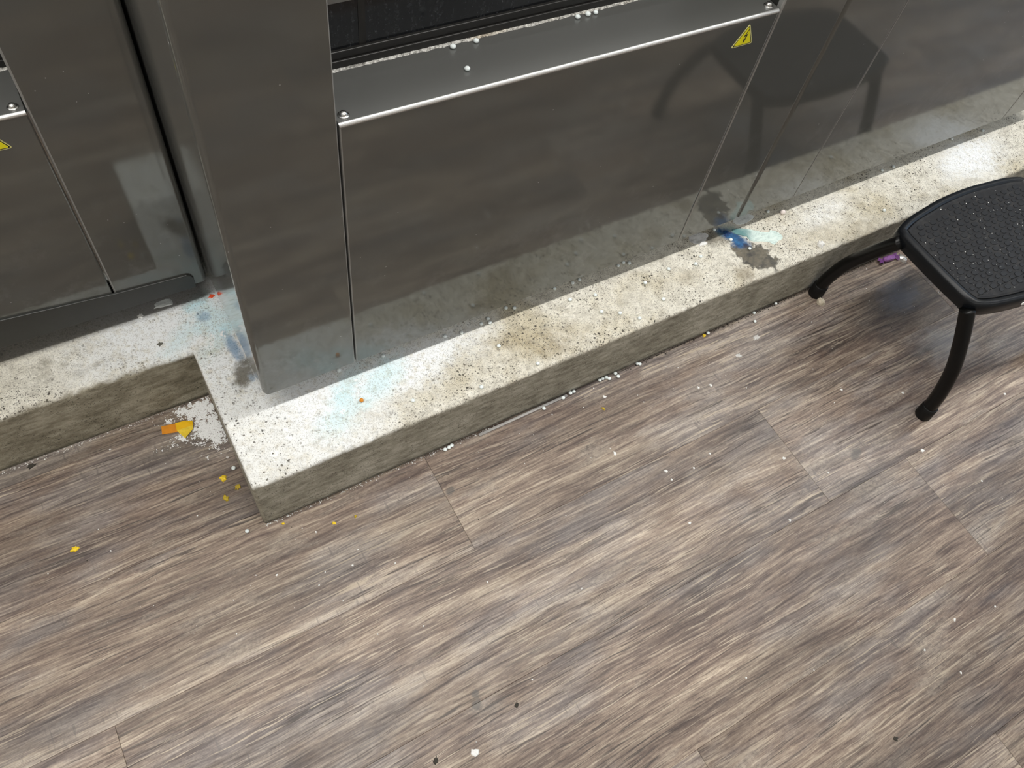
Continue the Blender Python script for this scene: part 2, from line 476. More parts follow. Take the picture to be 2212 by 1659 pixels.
MYF = plain('yellow_paper_scrap', (0.83, 0.57, 0.02), 0.55, var=0.25, scale=180)
MYD = plain('dirty_yellow_scrap', (0.50, 0.36, 0.025), 0.6, var=0.4, scale=180)
MORA = plain('translucent_orange_wrapper', (0.72, 0.27, 0.02), 0.3, var=0.2, scale=90)
MYW = plain('yellow_wrapper', (0.93, 0.52, 0.01), 0.3, var=0.14, scale=90)
MPURP = plain('purple_foil', (0.27, 0.11, 0.33), 0.35, 0.2, 0.5, 220)
MSILV = plain('silver_foil', (0.75, 0.74, 0.72), 0.25, 0.7, 0.3, 160)
MRED = plain('red_orange_scrap', (0.85, 0.09, 0.02), 0.5)
MPINK = plain('pinkish_white_pellet', (0.87, 0.78, 0.74), 0.6)
MTAN = plain('crumbled_tan_chunk', (0.52, 0.46, 0.36), 0.9, var=0.35, scale=180)
MPEB = plain('grey_pebble', (0.14, 0.135, 0.11), 0.8, var=0.25, scale=200)
MSTF = mat_stool('stool_gloss_black', (0.006, 0.007, 0.009), 0.26, 0.2)
MBUMP = mat_stool('stool_rubber_bumps', (0.0085, 0.0095, 0.012), 0.42, 0.35)
MSTP = mat_stool('stool_rubber_tread', (0.013, 0.013, 0.0145), 0.55, 1.6)
MSTL = mat_stool('stool_tube_black', (0.004, 0.004, 0.004), 0.25, 0.15)
MFOOT = mat_stool('stool_rubber_foot', (0.005, 0.005, 0.005), 0.5, 0.3)


def mat_gel(name, a, b, c):
    k = NT(name)
    p = k.pos()
    s = k.noise(k.vmath('MULTIPLY', p, (60, 150, 60)), 1.0, 5, 0.7)
    f = k.noise(p, 420, 3, 0.7)
    col = k.ramp(k.math('ADD', k.math('MULTIPLY', s, 0.7), k.math('MULTIPLY', f, 0.3)), [(0.36, a), (0.48, b), (0.62, c)])
    return k, p, col, f


k, p, col, f = mat_gel('dried_mint_gel', (0.42, 0.52, 0.50), (0.66, 0.80, 0.75), (0.80, 0.90, 0.86))
tl = k.blob(p, (1.225, 0.137), (0.034, 0.03), -0.7, 0.6, 0.5, 60)
col = k.mix(k.math('MULTIPLY', tl, 0.9), col, (0.07, 0.22, 0.23))
MMINT = k.done(k.bsdf(col, 0.6, 0.0, k.bump(f, 0.3, 0.0008)))
k, p, col, f = mat_gel('dried_grey_residue', (0.42, 0.42, 0.41), (0.68, 0.68, 0.67), (0.86, 0.86, 0.85))
MGREY = k.done(k.bsdf(col, 0.75, 0.0, k.bump(f, 0.4, 0.001)))
k, p, col, f = mat_gel('chalky_blue_grey_residue', (0.55, 0.58, 0.57), (0.76, 0.80, 0.79), (0.88, 0.92, 0.91))
MGREY2 = k.done(k.bsdf(col, 0.75, 0.0, k.bump(f, 0.4, 0.001)))


def mat_clear():
    k = NT('clear_plastic')
    nz = k.noise(k.vmath('MULTIPLY', k.obj(), (30, 200, 200)), 1.0, 2)
    return k.done(k.bsdf(k.mix(nz, (0.72, 0.70, 0.68), (0.86, 0.84, 0.82)), 0.18, 0.0, Transmission_Weight=0.6, IOR=1.3))


MCLR = mat_clear()


# ---------------------------------------------------------------- object helpers
def link(name, bm, mats, parent=None, smooth=False, loc=None):
    me = bpy.data.meshes.new(name)
    bm.to_mesh(me)
    bm.free()
    for m in (mats if isinstance(mats, (list, tuple)) else [mats]):
        me.materials.append(m)
    if smooth:
        for f in me.polygons:
            f.use_smooth = True
    o = bpy.data.objects.new(name, me)
    COL.objects.link(o)
    if loc is not None:
        o.location = loc
    if parent is not None:
        o.parent = parent
    return o


def empty(name, loc=(0, 0, 0)):
    o = bpy.data.objects.new(name, None)
    o.empty_display_size = 0.05
    o.location = loc
    COL.objects.link(o)
    return o


def tag(o, label=None, cat=None, group=None, kind=None):
    if label:
        o['label'] = label
    if cat:
        o['category'] = cat
    if group:
        o['group'] = group
    if kind:
        o['kind'] = kind
    return o


def box(bm, x0, x1, y0, y1, z0, z1):
    vs = [bm.verts.new((x, y, z)) for z in (z0, z1) for y in (y0, y1) for x in (x0, x1)]
    fs = []
    for q in ((0, 2, 3, 1), (4, 5, 7, 6), (0, 1, 5, 4), (2, 6, 7, 3), (0, 4, 6, 2), (1, 3, 7, 5)):
        fs.append(bm.faces.new([vs[i] for i in q]))
    return vs, fs


def bevel_where(bm, test, off, seg=4):
    es = [e for e in bm.edges if test(e.verts[0].co, e.verts[1].co)]
    if es:
        bmesh.ops.bevel(bm, geom=es, offset=off, segments=seg, profile=0.5, affect='EDGES')


def new_box(x0, x1, y0, y1, z0, z1, off=0.0, seg=2):
    bm = bmesh.new()
    box(bm, x0, x1, y0, y1, z0, z1)
    if off:
        bevel_where(bm, lambda a, b: True, off, seg)
    return bm


def prism_xz(bm, pts, y0, y1):
    """solid from an outline in the x-z plane; y0 is the front"""
    a = [bm.verts.new((x, y0, z)) for x, z in pts]
    b = [bm.verts.new((x, y1, z)) for x, z in pts]
    bm.faces.new(a)
    bm.faces.new(list(reversed(b)))
    n = len(pts)
    for i in range(n):
        bm.faces.new((a[i], b[i], b[(i + 1) % n], a[(i + 1) % n]))
    bmesh.ops.recalc_face_normals(bm, faces=bm.faces)


def prism_xy(bm, pts, z0, z1, top=None):
    top = top or pts
    a = [bm.verts.new((x, y, z0)) for x, y in pts]
    b = [bm.verts.new((x, y, z1)) for x, y in top]
    bm.faces.new(list(reversed(a)))
    bm.faces.new(b)
    n = len(pts)
    for i in range(n):
        bm.faces.new((a[i], a[(i + 1) % n], b[(i + 1) % n], b[i]))
    bmesh.ops.recalc_face_normals(bm, faces=bm.faces)


def tube(bm, pts, rad, seg=16, caps=True):
    pts = [Vector(p) for p in pts]
    rings = []
    up = Vector((1, 0, 0))
    for i, p in enumerate(pts):
        t = (pts[min(i + 1, len(pts) - 1)] - pts[max(i - 1, 0)]).normalized()
        a = (up - t * up.dot(t)).normalized()
        b = t.cross(a)
        r = rad[i] if isinstance(rad, (list, tuple)) else rad
        rings.append([bm.verts.new(p + (a * math.cos(2 * math.pi * j / seg) + b * math.sin(2 * math.pi * j / seg)) * r) for j in range(seg)])
    for i in range(len(rings) - 1):
        for j in range(seg):
            bm.faces.new((rings[i][j], rings[i][(j + 1) % seg], rings[i + 1][(j + 1) % seg], rings[i + 1][j]))
    if caps:
        bm.faces.new(list(reversed(rings[0])))
        bm.faces.new(rings[-1])
    bmesh.ops.recalc_face_normals(bm, faces=bm.faces)


def catmull(P, per=8, closed=True):
    out = []
    n = len(P)
    for i in range(n if closed else n - 1):
        p0, p1, p2, p3 = (P[(i - 1) % n], P[i], P[(i + 1) % n], P[(i + 2) % n]) if closed else (P[max(i - 1, 0)], P[i], P[i + 1], P[min(i + 2, n - 1)])
        for s in range(per):
            t = s / per
            out.append(tuple(0.5 * (2 * b + (c - a) * t + (2 * a - 5 * b + 4 * c - d) * t * t + (-a + 3 * b - 3 * c + d) * t ** 3)
                             for a, b, c, d in zip(p0, p1, p2, p3)))
    if not closed:
        out.append(tuple(P[-1]))
    return out


# ================================================================ SETTING
# ---- floor: screed below, every plank a piece
X0, X1, Y0, Y1 = -2.6, 4.7, -3.6, 1.25
floor = link('floor', new_box(X0, X1, Y0, Y1, -0.06, -0.0042), MSUB)
tag(floor, 'floor of grey-brown wood-look planks', kind='structure')
PW, PL = 0.2555, 1.42
pb = bmesh.new()
box(pb, -PL / 2 + 0.0002, PL / 2 - 0.0002, -PW / 2 + 0.00012, PW / 2 - 0.00012, -0.004, 0.0)
bevel_where(pb, lambda a, b: a.z > -0.001 and b.z > -0.001, 0.0004, 1)
plank0 = link('plank', pb, MW, floor)
first = True
ENDS = {0: 0.340, 1: 1.0785, 2: 1.3165, 3: 0.52, 4: 1.05, -1: 0.80, -2: 0.1}
row = -3
rows = []
for row in range(-3, 13):
    ye = 0.0282 - row * PW          # row 0 runs along the foot of the plinth
    yc = ye - PW / 2
    if yc + PW / 2 > Y1 or yc - PW / 2 < Y0:
        continue
    e = ENDS.get(row, random.uniform(0, PL))
    i0 = math.floor((X0 - e) / PL) + 1
    xx = e + i0 * PL
    while xx + PL < X1:
        if first:
            o = plank0
            first = False
        else:
            o = plank0.copy()
            COL.objects.link(o)
            o.parent = floor
        o.location = (xx + PL / 2, yc, 0)
        xx += PL

# ---- concrete plinth
def steps(spans):
    out = []
    for a, b, s in spans:
        n = max(1, int(round((b - a) / s)))
        out += [a + (b - a) * i / n for i in range(n)]
    out.append(spans[-1][1])
    return out


def round_p(px, py, pz, left_end, y_f, rt, re):
    """pull a point of the sharp block in to the worn, rounded edges"""
    r = rt
    cx = max(px, left_end + re) if left_end is not None else px
    cy = max(py, y_f + r)
    cz = min(pz, H - r)
    # rounded edges: front/top, left/top, left/front
    d = Vector((px - cx, py - cy, pz - cz))
    cnt = (abs(d.x) > 1e-9) + (abs(d.y) > 1e-9) + (abs(d.z) > 1e-9)
    if cnt < 2:
        return Vector((px, py, pz))
    sx, sy, sz = d.x / re if re else 0, d.y / r, d.z / r
    L = math.sqrt(sx * sx + sy * sy + sz * sz)
    m = max(abs(sx), abs(sy), abs(sz))
    f = m / L
    return Vector((cx + d.x * f, cy + d.y * f, cz + d.z * f))


def block(bm, xs, ys, zs, left_end, y_f, radius, re):
    def edge_r(x):
        return radius * (0.75 + 0.9 * max(0, noise.noise(Vector((x * 11, 3.1, y_f * 9)))) + 0.5 * max(0, noise.noise(Vector((x * 45, 8.1, y_f * 9)))))

    def put(x, y, z):
        p = round_p(x, y, z, left_end, y_f, edge_r(x), re)
        n = noise.noise(p * 60) * 0.0007 + noise.noise(p * 190) * 0.0004
        near = math.hypot(min(0.03, y - y_f), min(0.03, H - z))
        if near < 0.02:
            n += (noise.noise(p * 75) - 0.15) * 0.0035 * (1 - near / 0.02)
        if z > H - 0.001 and y > y_f + 0.012:
            return p + Vector((0, 0, min(0.0, n * 0.8) + (0.00015 if left_end is None else 0)))
        return p + Vector((0, -n * 0.7 if z > 0.004 else 0, n * 0.7 if z > 0.004 else 0))

    prof = [(y_f, z) for z in zs] + [(y, H) for y in ys[1:]]
    grid = [[bm.verts.new(put(x, y, z)) for (y, z) in prof] for x in xs]
    for i in range(len(xs) - 1):
        for j in range(len(prof) - 1):
            bm.faces.new((grid[i][j], grid[i + 1][j], grid[i + 1][j + 1], grid[i][j + 1]))
    if left_end is not None:
        side = []
        for y in ys:
            side.append([bm.verts.new(put(xs[0], y, z)) for z in zs])
        for i in range(len(ys) - 1):
            for j in range(len(zs) - 1):
                bm.faces.new((side[i + 1][j], side[i][j], side[i][j + 1], side[i + 1][j + 1]))


bm = bmesh.new()
zs = steps([(0, 0.13, 0.007), (0.13, H, 0.0022)])
block(bm, steps([(0, 0.03, 0.0015), (0.03, 1.7, 0.0045), (1.7, 2.5, 0.012), (2.5, 4.7, 0.2)]),
      steps([(0, 0.03, 0.0022), (0.03, 0.20, 0.006), (0.20, 0.6, 0.02), (0.6, 1.25, 0.2)]), zs, 0.0, 0.0, 0.009, 0.005)
block(bm, steps([(-2.6, -0.55, 0.2), (-0.55, 0.04, 0.0045)]),
      [D1 + v for v in steps([(0, 0.05, 0.0022), (0.05, 0.16, 0.006), (0.16, 0.9275, 0.15)])], zs, None, D1, 0.017, 0.0)
bmesh.ops.remove_doubles(bm, verts=bm.verts, dist=0.00005)
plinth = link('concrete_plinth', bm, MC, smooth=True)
tag(plinth, 'worn speckled concrete plinth stepped back on the left, under the steel machines', kind='structure')

# ---- walls, ceiling
tag(link('ceiling', new_box(X0, X1, Y0, Y1, CEIL, CEIL + 0.1), MCEIL), 'pale ceiling', kind='structure')
tag(link('wall_back', new_box(X0, X1, Y1, Y1 + 0.1, -0.06, CEIL), MWALL), 'pale wall behind the machines', kind='structure')
tag(link('wall_front', new_box(X0, X1, Y0 - 0.1, Y0, -0.06, CEIL), MWALL), 'pale wall opposite the machines', kind='structure')
tag(link('wall_left', new_box(X0 - 0.1, X0, Y0 - 0.1, Y1 + 0.1, -0.06, CEIL), MWALL), 'pale wall at the left end', kind='structure')
tag(link('wall_right', new_box(X1 + 0.06, X1 + 0.16, Y0 - 0.1, Y1 + 0.1, -0.06, CEIL), MWALL), 'pale wall at the right end', kind='structure')

# ================================================================ MACHINES
STILE_L, DOOR_W, STILE_R = 0.1785, 0.7755, 0.1665
MW_ALL = STILE_L + DOOR_W + STILE_R
TOPZ = 1.62


def rounded_poly(P, rad, seg=5):
    out = []
    n = len(P)
    for i in range(n):
        a, b, c = Vector(P[i - 1]), Vector(P[i]), Vector(P[(i + 1) % n])
        u, v = (a - b).normalized(), (c - b).normalized()
        ang = math.acos(max(-1, min(1, u.dot(v))))
        t = rad / math.tan(ang / 2)
        p1, p2 = b + u * t, b + v * t
        ctr = b + (u + v).normalized() * (rad / math.sin(ang / 2))
        a1 = math.atan2(p1.y - ctr.y, p1.x - ctr.x)
        a2 = math.atan2(p2.y - ctr.y, p2.x - ctr.x)
        while a2 - a1 > math.pi:
            a2 -= 2 * math.pi
        while a2 - a1 < -math.pi:
            a2 += 2 * math.pi
        for s in range(seg + 1):
            q = a1 + (a2 - a1) * s / seg
            out.append((ctr.x + rad * math.cos(q), ctr.y + rad * math.sin(q)))
    return out


def sticker(root, x, y, z, side):
    """yellow triangle warning sticker with black border and lightning arrow; x,z = lower left corner"""
    hgt = side * 0.866
    tri = [(x, z), (x + side, z), (x + side / 2, z + hgt)]
    cx, cz = x + side / 2, z + hgt / 3

    def scaled(f):
        return [(cx + (a - cx) * f, cz + (b - cz) * f) for a, b in tri]
    bm = bmesh.new()
    prism_xz(bm, rounded_poly(tri, side * 0.045), y - 0.0006, y)
    st = link('warning_sticker', bm, MPALE, root)
    st['label'] = 'yellow triangular electric shock warning sticker'
    bm = bmesh.new()
    prism_xz(bm, rounded_poly(scaled(0.90), side * 0.035), y - 0.0008, y - 0.0003)
    link('border', bm, MINK, st)
    bm = bmesh.new()
    prism_xz(bm, rounded_poly(scaled(0.80), side * 0.025), y - 0.0010, y - 0.0004)
    link('yellow_field', bm, MYEL, st)
    B = [(0.575, 0.64), (0.50, 0.44), (0.60, 0.475), (0.535, 0.24), (0.575, 0.262), (0.50, 0.10), (0.462, 0.275), (0.498, 0.262), (0.535, 0.405),
         (0.42, 0.365), (0.545, 0.645)]
    bm = bmesh.new()
    prism_xz(bm, [(x + a * side, z + b * side) for a, b in B], y - 0.0012, y - 0.0006)
    link('lightning_arrow', bm, MINK, st)


def screw(root, x, y, z, parent):
    bm = bmesh.new()
    tube(bm, [(x, y, z), (x, y, z + 0.0012)], [0.0085, 0.0075], 20)
    w = link('screw', bm, MCHROME, parent)
    bm = bmesh.new()
    tube(bm, [(x, y, z + 0.001), (x, y, z + 0.0035), (x, y, z + 0.0052), (x, y, z + 0.006)], [0.0058, 0.0056, 0.004, 0.0018], 16)
    bmesh.ops.recalc_face_normals(bm, faces=bm.faces)
    me = bpy.data.meshes.new('tmp')
    bm.to_mesh(me)
    bm.free()
    b2 = bmesh.new()
    b2.from_mesh(w.data)
    b2.from_mesh(me)
    b2.to_mesh(w.data)
    b2.free()
    bpy.data.meshes.remove(me)
    for f in w.data.polygons:
        f.use_smooth = True
    return w


def highlight_edges(bm, x, w):  # puts the painted highlight material on the edges at a seam
    bm.normal_update()
    for f in bm.faces:
        c = f.calc_center_median()
        if abs(c.x - x) < w and abs(f.normal.x) > 0.15:
            f.material_index = 1


def machine(x0, yf, ledge_z, label, seam=0.003, kick=False, round_right=False):
    root = empty('laundry_machine', (0, 0, 0))
    tag(root, label, 'machine', 'dark steel machines on the plinth')
    s1 = x0 + STILE_L
    s2 = s1 + DOOR_W
    x1 = s2 + STILE_R
    g = seam / 2
    th = 0.0115
    # base frame the cabinet stands on
    link('base_frame', new_box(x0 + 0.05, x1 - 0.05, yf + 0.085, yf + 0.60, H - 0.0005, ZB + 0.004, 0.003, 1), MDARK, root)
    # cabinet body: side walls, back block, block behind the lower panel
    bm = bmesh.new()
    box(bm, x0 + 0.0008, x0 + 0.012, yf + th, yf + 0.68, ZB, TOPZ)
    box(bm, x1 - 0.012, x1 - 0.0008, yf + th, yf + 0.68, ZB, TOPZ)
    box(bm, x0 + 0.012, x1 - 0.012, yf + 0.13, yf + 0.68, ZB, TOPZ)
    box(bm, x0 + 0.012, x1 - 0.012, yf + th + 0.004, yf + 0.13, ZB + 0.002, ledge_z - 0.012)
    box(bm, x0 + 0.012, s1 - 0.006, yf + th, yf + 0.13, ledge_z - 0.012, TOPZ)
    box(bm, s2 + 0.006, x1 - 0.012, yf + th, yf + 0.13, ledge_z - 0.012, TOPZ)
    link('cabinet_body', bm, MBODY, root)
    # stiles: sheet with a rounded outer corner that wraps on to the side
    bm = bmesh.new()
    box(bm, x0, s1 - g, yf, yf + th, ZB, TOPZ)
    bevel_where(bm, lambda a, b: abs(a.x - x0) < 1e-6 and abs(b.x - x0) < 1e-6 and
                ((abs(a.y - yf) < 1e-6 and abs(b.y - yf) < 1e-6) or (abs(a.z - ZB) < 1e-6 and abs(b.z - ZB) < 1e-6)), 0.0105, 14)
    bevel_where(bm, lambda a, b: abs(a.x - (s1 - g)) < 1e-6 and abs(b.x - (s1 - g)) < 1e-6 and abs(a.y - yf) < 1e-6 and abs(b.y - yf) < 1e-6, 0.0020, 3)
    highlight_edges(bm, s1 - g, 0.0019)
    link('left_stile', bm, [MS, MEDGE], root)
    bm = bmesh.new()
    box(bm, s2 + g, x1, yf, yf + th, ZB, TOPZ)
    bevel_where(bm, lambda a, b: abs(a.x - x1) < 1e-6 and abs(b.x - x1) < 1e-6 and
                ((abs(a.y - yf) < 1e-6 and abs(b.y - yf) < 1e-6) or (abs(a.z - ZB) < 1e-6 and abs(b.z - ZB) < 1e-6)), 0.0105 if round_right else 0.003, 12)
    bevel_where(bm, lambda a, b: abs(a.x - (s2 + g)) < 1e-6 and abs(b.x - (s2 + g)) < 1e-6 and abs(a.y - yf) < 1e-6 and abs(b.y - yf) < 1e-6, 0.0034, 3)
    highlight_edges(bm, s2 + g, 0.0033)
    link('right_stile', bm, [MS, MEDGE], root)
    # lower access panel
    bm = bmesh.new()
    box(bm, s1 + g, s2 - g, yf, yf + th, ZB, ledge_z - 0.0062)
    bevel_where(bm, lambda a, b: abs(a.x - b.x) < 1e-6 and abs(a.y - yf) < 1e-6 and abs(b.y - yf) < 1e-6, 0.0020, 3)
    highlight_edges(bm, s1 + g, 0.0019)
    link('lower_panel', bm, [MS, MEDGE], root)
    # folded ledge with a rolled front lip
    bm = bmesh.new()
    box(bm, s1 + g, s2 - g, yf - 0.0004, yf + 0.112, ledge_z - 0.006, ledge_z)
    bevel_where(bm, lambda a, b: abs(a.y - (yf - 0.0004)) < 1e-6 and abs(b.y - (yf - 0.0004)) < 1e-6 and a.z > ledge_z - 1e-5 and b.z > ledge_z - 1e-5, 0.0046, 8)
    for f in bm.faces:
        c = f.calc_center_median()
        if c.y < yf + 0.0042 and c.z > ledge_z - 0.0045 and abs(f.normal.x) < 0.5:
            f.material_index = 1
    ledge = link('ledge', bm, [MSL, MLIP], root)
    ledge['label'] = 'lighter grey ledge with a bright rolled lip'
    for sx in (s1 + 0.0140, s2 - 0.0145):
        screw(root, sx, yf + 0.016, ledge_z, ledge)
    # dirty joint at the back of the ledge
    bm = bmesh.new()
    n = 260
    up = []
    for i in range(n + 1):
        x = s1 + 0.002 + (DOOR_W - 0.004) * i / n
        a = 0.0055 + 0.005 * abs(noise.noise(Vector((x * 40, 1, yf)))) + 0.0015 * noise.noise(Vector((x * 300, 5, yf)))
        up.append((bm.verts.new((x, yf + 0.105 - a, ledge_z + 0.0002)), bm.verts.new((x, yf + 0.104 - a * 0.5, ledge_z + 0.0016 + 0.0012 * noise.noise(Vector((x * 170, 9, yf))))),
                   bm.verts.new((x, yf + 0.107, ledge_z + 0.0022))))
    for i in range(n):
        for j in (0, 1):
            bm.faces.new((up[i][j], up[i + 1][j], up[i + 1][j + 1], up[i][j + 1]))
    gr = link('crusted_seam', bm, MCRUST, root, True)
    gr['label'] = 'pale crusted residue along the back of the ledge'
    # rubber seal in two steps, black glass, slot, steel door above
    bm = bmesh.new()
    box(bm, s1 + 0.001, s2 - 0.001, yf + 0.103, yf + 0.13, ledge_z - 0.003, ledge_z + 0.0125)
    box(bm, s1 + 0.001, s2 - 0.001, yf + 0.1065, yf + 0.13, ledge_z + 0.0125, ledge_z + 0.0245)
    bevel_where(bm, lambda a, b: abs(a.z - b.z) < 1e-6 and abs(a.y - b.y) < 1e-6 and a.y < yf + 0.108, 0.0012, 2)
    link('rubber_seal', bm, MRUB, root)
    link('glass_pane', new_box(s1 + 0.001, s2 - 0.001, yf + 0.112, yf + 0.13, ledge_z + 0.0245, ledge_z + 0.092), MGLASS, root)
    link('slot', new_box(s1 + 0.0795, s1 + 0.0895, yf + 0.1112, yf + 0.113, ledge_z + 0.0235, ledge_z + 0.092), MRUB, root)
    bm = new_box(s1 + 0.001, s2 - 0.001, yf + 0.1118, yf + 0.13, ledge_z + 0.0915, TOPZ - 0.12, 0.0004, 1)
    link('door', bm, MSL, root)
    sticker(root, x0 + 0.8700, yf, ledge_z - 0.0530, 0.0470)
    if kick:
        bm = bmesh.new()
        xe = 0.0525
        pts = [(x0 + 0.02, ZB - 0.002), (xe, ZB - 0.005), (xe + 0.001, ZB + 0.022), (xe - 0.003, ZB + 0.030), (xe - 0.010, ZB + 0.0345),
               (-0.0814, ZB + 0.0435), (-0.2735, ZB + 0.0655), (x0 + 0.02, ZB + 0.085)]
        prism_xz(bm, pts, yf - 0.004, yf - 0.0002)
        bevel_where(bm, lambda a, b: a.y < yf - 0.003 and b.y < yf - 0.003, 0.0012, 2)
        kb = link('kick_bar', bm, MBLK, root)
        kb['label'] = 'black kick bar across the foot of the left machine'
    return root


kc = NT('pale_crust')
cp = kc.pos()
cn = kc.noise(cp, 260, 4, 0.7)
cb = kc.noise(cp, 9, 2, 0.5)
ccol = kc.ramp(cn, [(0.35, (0.10, 0.095, 0.085)), (0.5, (0.46, 0.45, 0.42)), (0.62, (0.74, 0.73, 0.70))])
ccol = kc.mix(kc.map(cb, 0.5, 0.65, 0, 0.6), ccol, kc.mix(1.0, ccol, (0.95, 0.80, 0.58), 'MULTIPLY'))
MCRUST = kc.done(kc.bsdf(ccol, 0.95, 0.0, kc.bump(cn, 0.6, 0.001)))

machine(0.0817, M1, 0.7735, 'dark steel machine standing forward in the centre with black glass above its ledge')
machine(1.2062, M1 + 0.0005, 0.7735, 'dark steel machine at the right, behind the black step stool', seam=0.002)
machine(0.0775 - MW_ALL, M2, 0.668, 'dark steel machine set back at the left with a black kick bar', kick=True, round_right=True)

# ================================================================ STEP STOOL
stool = empty('step_stool', (1.66, -0.21, 0))
tag(stool, 'black folding step stool with ribbed rubber tread, at right beside the plinth', 'step stool')
SX, SY = 1.66, -0.21


def loc(p):
    return (p[0] - SX, p[1] - SY, p[2])


half = [(1.4385, -0.2000), (1.4395, -0.1250), (1.4425, -0.1010), (1.4530, -0.0850), (1.4968, -0.0715), (1.5650, -0.0625), (1.6100, -0.0580)]
backL = half
frontL = [(1.6000, -0.3605), (1.5623, -0.3562), (1.4960, -0.3425), (1.4570, -0.3270), (1.4445, -0.3080), (1.4400, -0.2750)]
mir = lambda q: [(2 * SX - a, b) for a, b in q]
ctrl = backL + [(1.66, -0.0565)] + list(reversed(mir(backL))) + list(reversed(mir(frontL)))[0:0] + list(reversed(mir(list(reversed(frontL)))))[0:0]
ctrl = backL + [(1.66, -0.0565)] + list(reversed(mir(backL))) + mir(list(reversed(frontL))) + [(1.66, -0.3640)] + frontL
outl = catmull(ctrl, 6)
N = len(outl)


def seg_dist(px, py, poly):
    best = 9
    for i in range(len(poly)):
        x1, y1 = poly[i - 1]
        x2, y2 = poly[i]
        dx, dy = x2 - x1, y2 - y1
        t = max(0, min(1, ((px - x1) * dx + (py - y1) * dy) / (dx * dx + dy * dy + 1e-12)))
        best = min(best, math.hypot(px - x1 - t * dx, py - y1 - t * dy))
    return best


def inset(poly, d):
    res = []
    for i in range(len(poly)):
        a, b, c = Vector(poly[i - 1]), Vector(poly[i]), Vector(poly[(i + 1) % len(poly)])
        t = (c - a).normalized()
        res.append((b.x + t.y * d, b.y - t.x * d))   # outline runs clockwise
    if d > 0.006:
        n = len(res)
        ok = [seg_dist(x, y, poly) > d - 0.0006 for x, y in res]
        for i in range(n):
            if not ok[i]:
                for j in range(1, n):
                    if ok[(i + j) % n] or ok[i - j]:
                        res[i] = res[(i + j) % n] if ok[(i + j) % n] else res[i - j]
                        break
    return res


def area2(q):
    return sum(q[i - 1][0] * q[i][1] - q[i][0] * q[i - 1][1] for i in range(len(q)))


if area2(outl) > 0:
    outl.reverse()


def ring_solid(rings, name, mat, parent, close_top=True, close_bot=True, smooth=True):
    bm = bmesh.new()
    R = []
    for poly, z in rings:
        R.append([bm.verts.new(loc((x, y, z))) for x, y in poly])
    n = len(R[0])
    for i in range(len(R) - 1):
        for j in range(n):
            bm.faces.new((R[i][j], R[i][(j + 1) % n], R[i + 1][(j + 1) % n], R[i + 1][j]))
    if close_bot:
        bm.faces.new(R[0])
    if close_top:
        bm.faces.new(R[-1])
    bmesh.ops.remove_doubles(bm, verts=bm.verts, dist=0.00002)
    bmesh.ops.recalc_face_normals(bm, faces=bm.faces)
    o = link(name, bm, mat, parent, smooth)
    if close_top:
        for f in o.data.polygons:
            if len(f.vertices) > 30:
                f.use_smooth = False
    return o


ST = 0.310
rings = [(inset(outl, 0.012), ST - 0.030), (inset(outl, 0.001), ST - 0.0335), (inset(outl, -0.001), ST - 0.031), (outl, ST - 0.010), (inset(outl, 0.0012), ST - 0.0045),
         (inset(outl, 0.0045), ST - 0.001), (inset(outl, 0.009), ST), (inset(outl, 0.0165), ST - 0.0004), (inset(outl, 0.0180), ST - 0.003), (inset(outl, 0.0200), ST - 0.0035)]
ring_solid(rings, 'seat_frame', MSTF, stool)
pad_o = inset(outl, 0.0192)
pad = ring_solid([(pad_o, ST - 0.0034), (inset(outl, 0.0196), ST - 0.0012), (inset(outl, 0.0215), ST - 0.0004), (inset(outl, 0.0235), ST - 0.0018), (inset(outl, 0.026), ST - 0.0020)],
                 'tread_pad', MSTP, stool, smooth=True)


def inside(poly, x, y):
    c = False
    for i in range(len(poly)):
        x1, y1 = poly[i - 1]
        x2, y2 = poly[i]
        if (y1 > y) != (y2 > y) and x < (x2 - x1) * (y - y1) / (y2 - y1) + x1:
            c = not c
    return c


bm = bmesh.new()
lim = inset(outl, 0.034)
zt = ST - 0.0020
ry = 0
y = -0.345
while y < -0.07:
    xx = 1.455 + (0.0105 if ry % 2 else 0)
    cx = 0
    while xx < 1.875:
        if inside(lim, xx, y):
            big = (cx + ry // 2) % 2 == 0
            a, b = (0.0092, 0.0064) if big else (0.0062, 0.0050)
            seg = 12
            r0, r1 = [], []
            for s in range(seg):
                t = 2 * math.pi * s / seg
                ct, sn = math.cos(t), math.sin(t)
                ex = lambda u: math.copysign(abs(u) ** 0.75, u)
                r0.append(bm.verts.new(loc((xx + a * ex(ct), y + b * ex(sn), zt))))
                r1.append(bm.verts.new(loc((xx + (a - 0.0008) * ex(ct), y + (b - 0.0008) * ex(sn), zt + 0.0011))))
            for s in range(seg):
                bm.faces.new((r0[s], r0[(s + 1) % seg], r1[(s + 1) % seg], r1[s]))
            bm.faces.new(r1)
        xx += 0.0205
        cx += 1
    y += 0.0148
    ry += 1
bumps = link('grip_bumps', bm, MBUMP, pad)
bumps['kind'] = 'stuff'

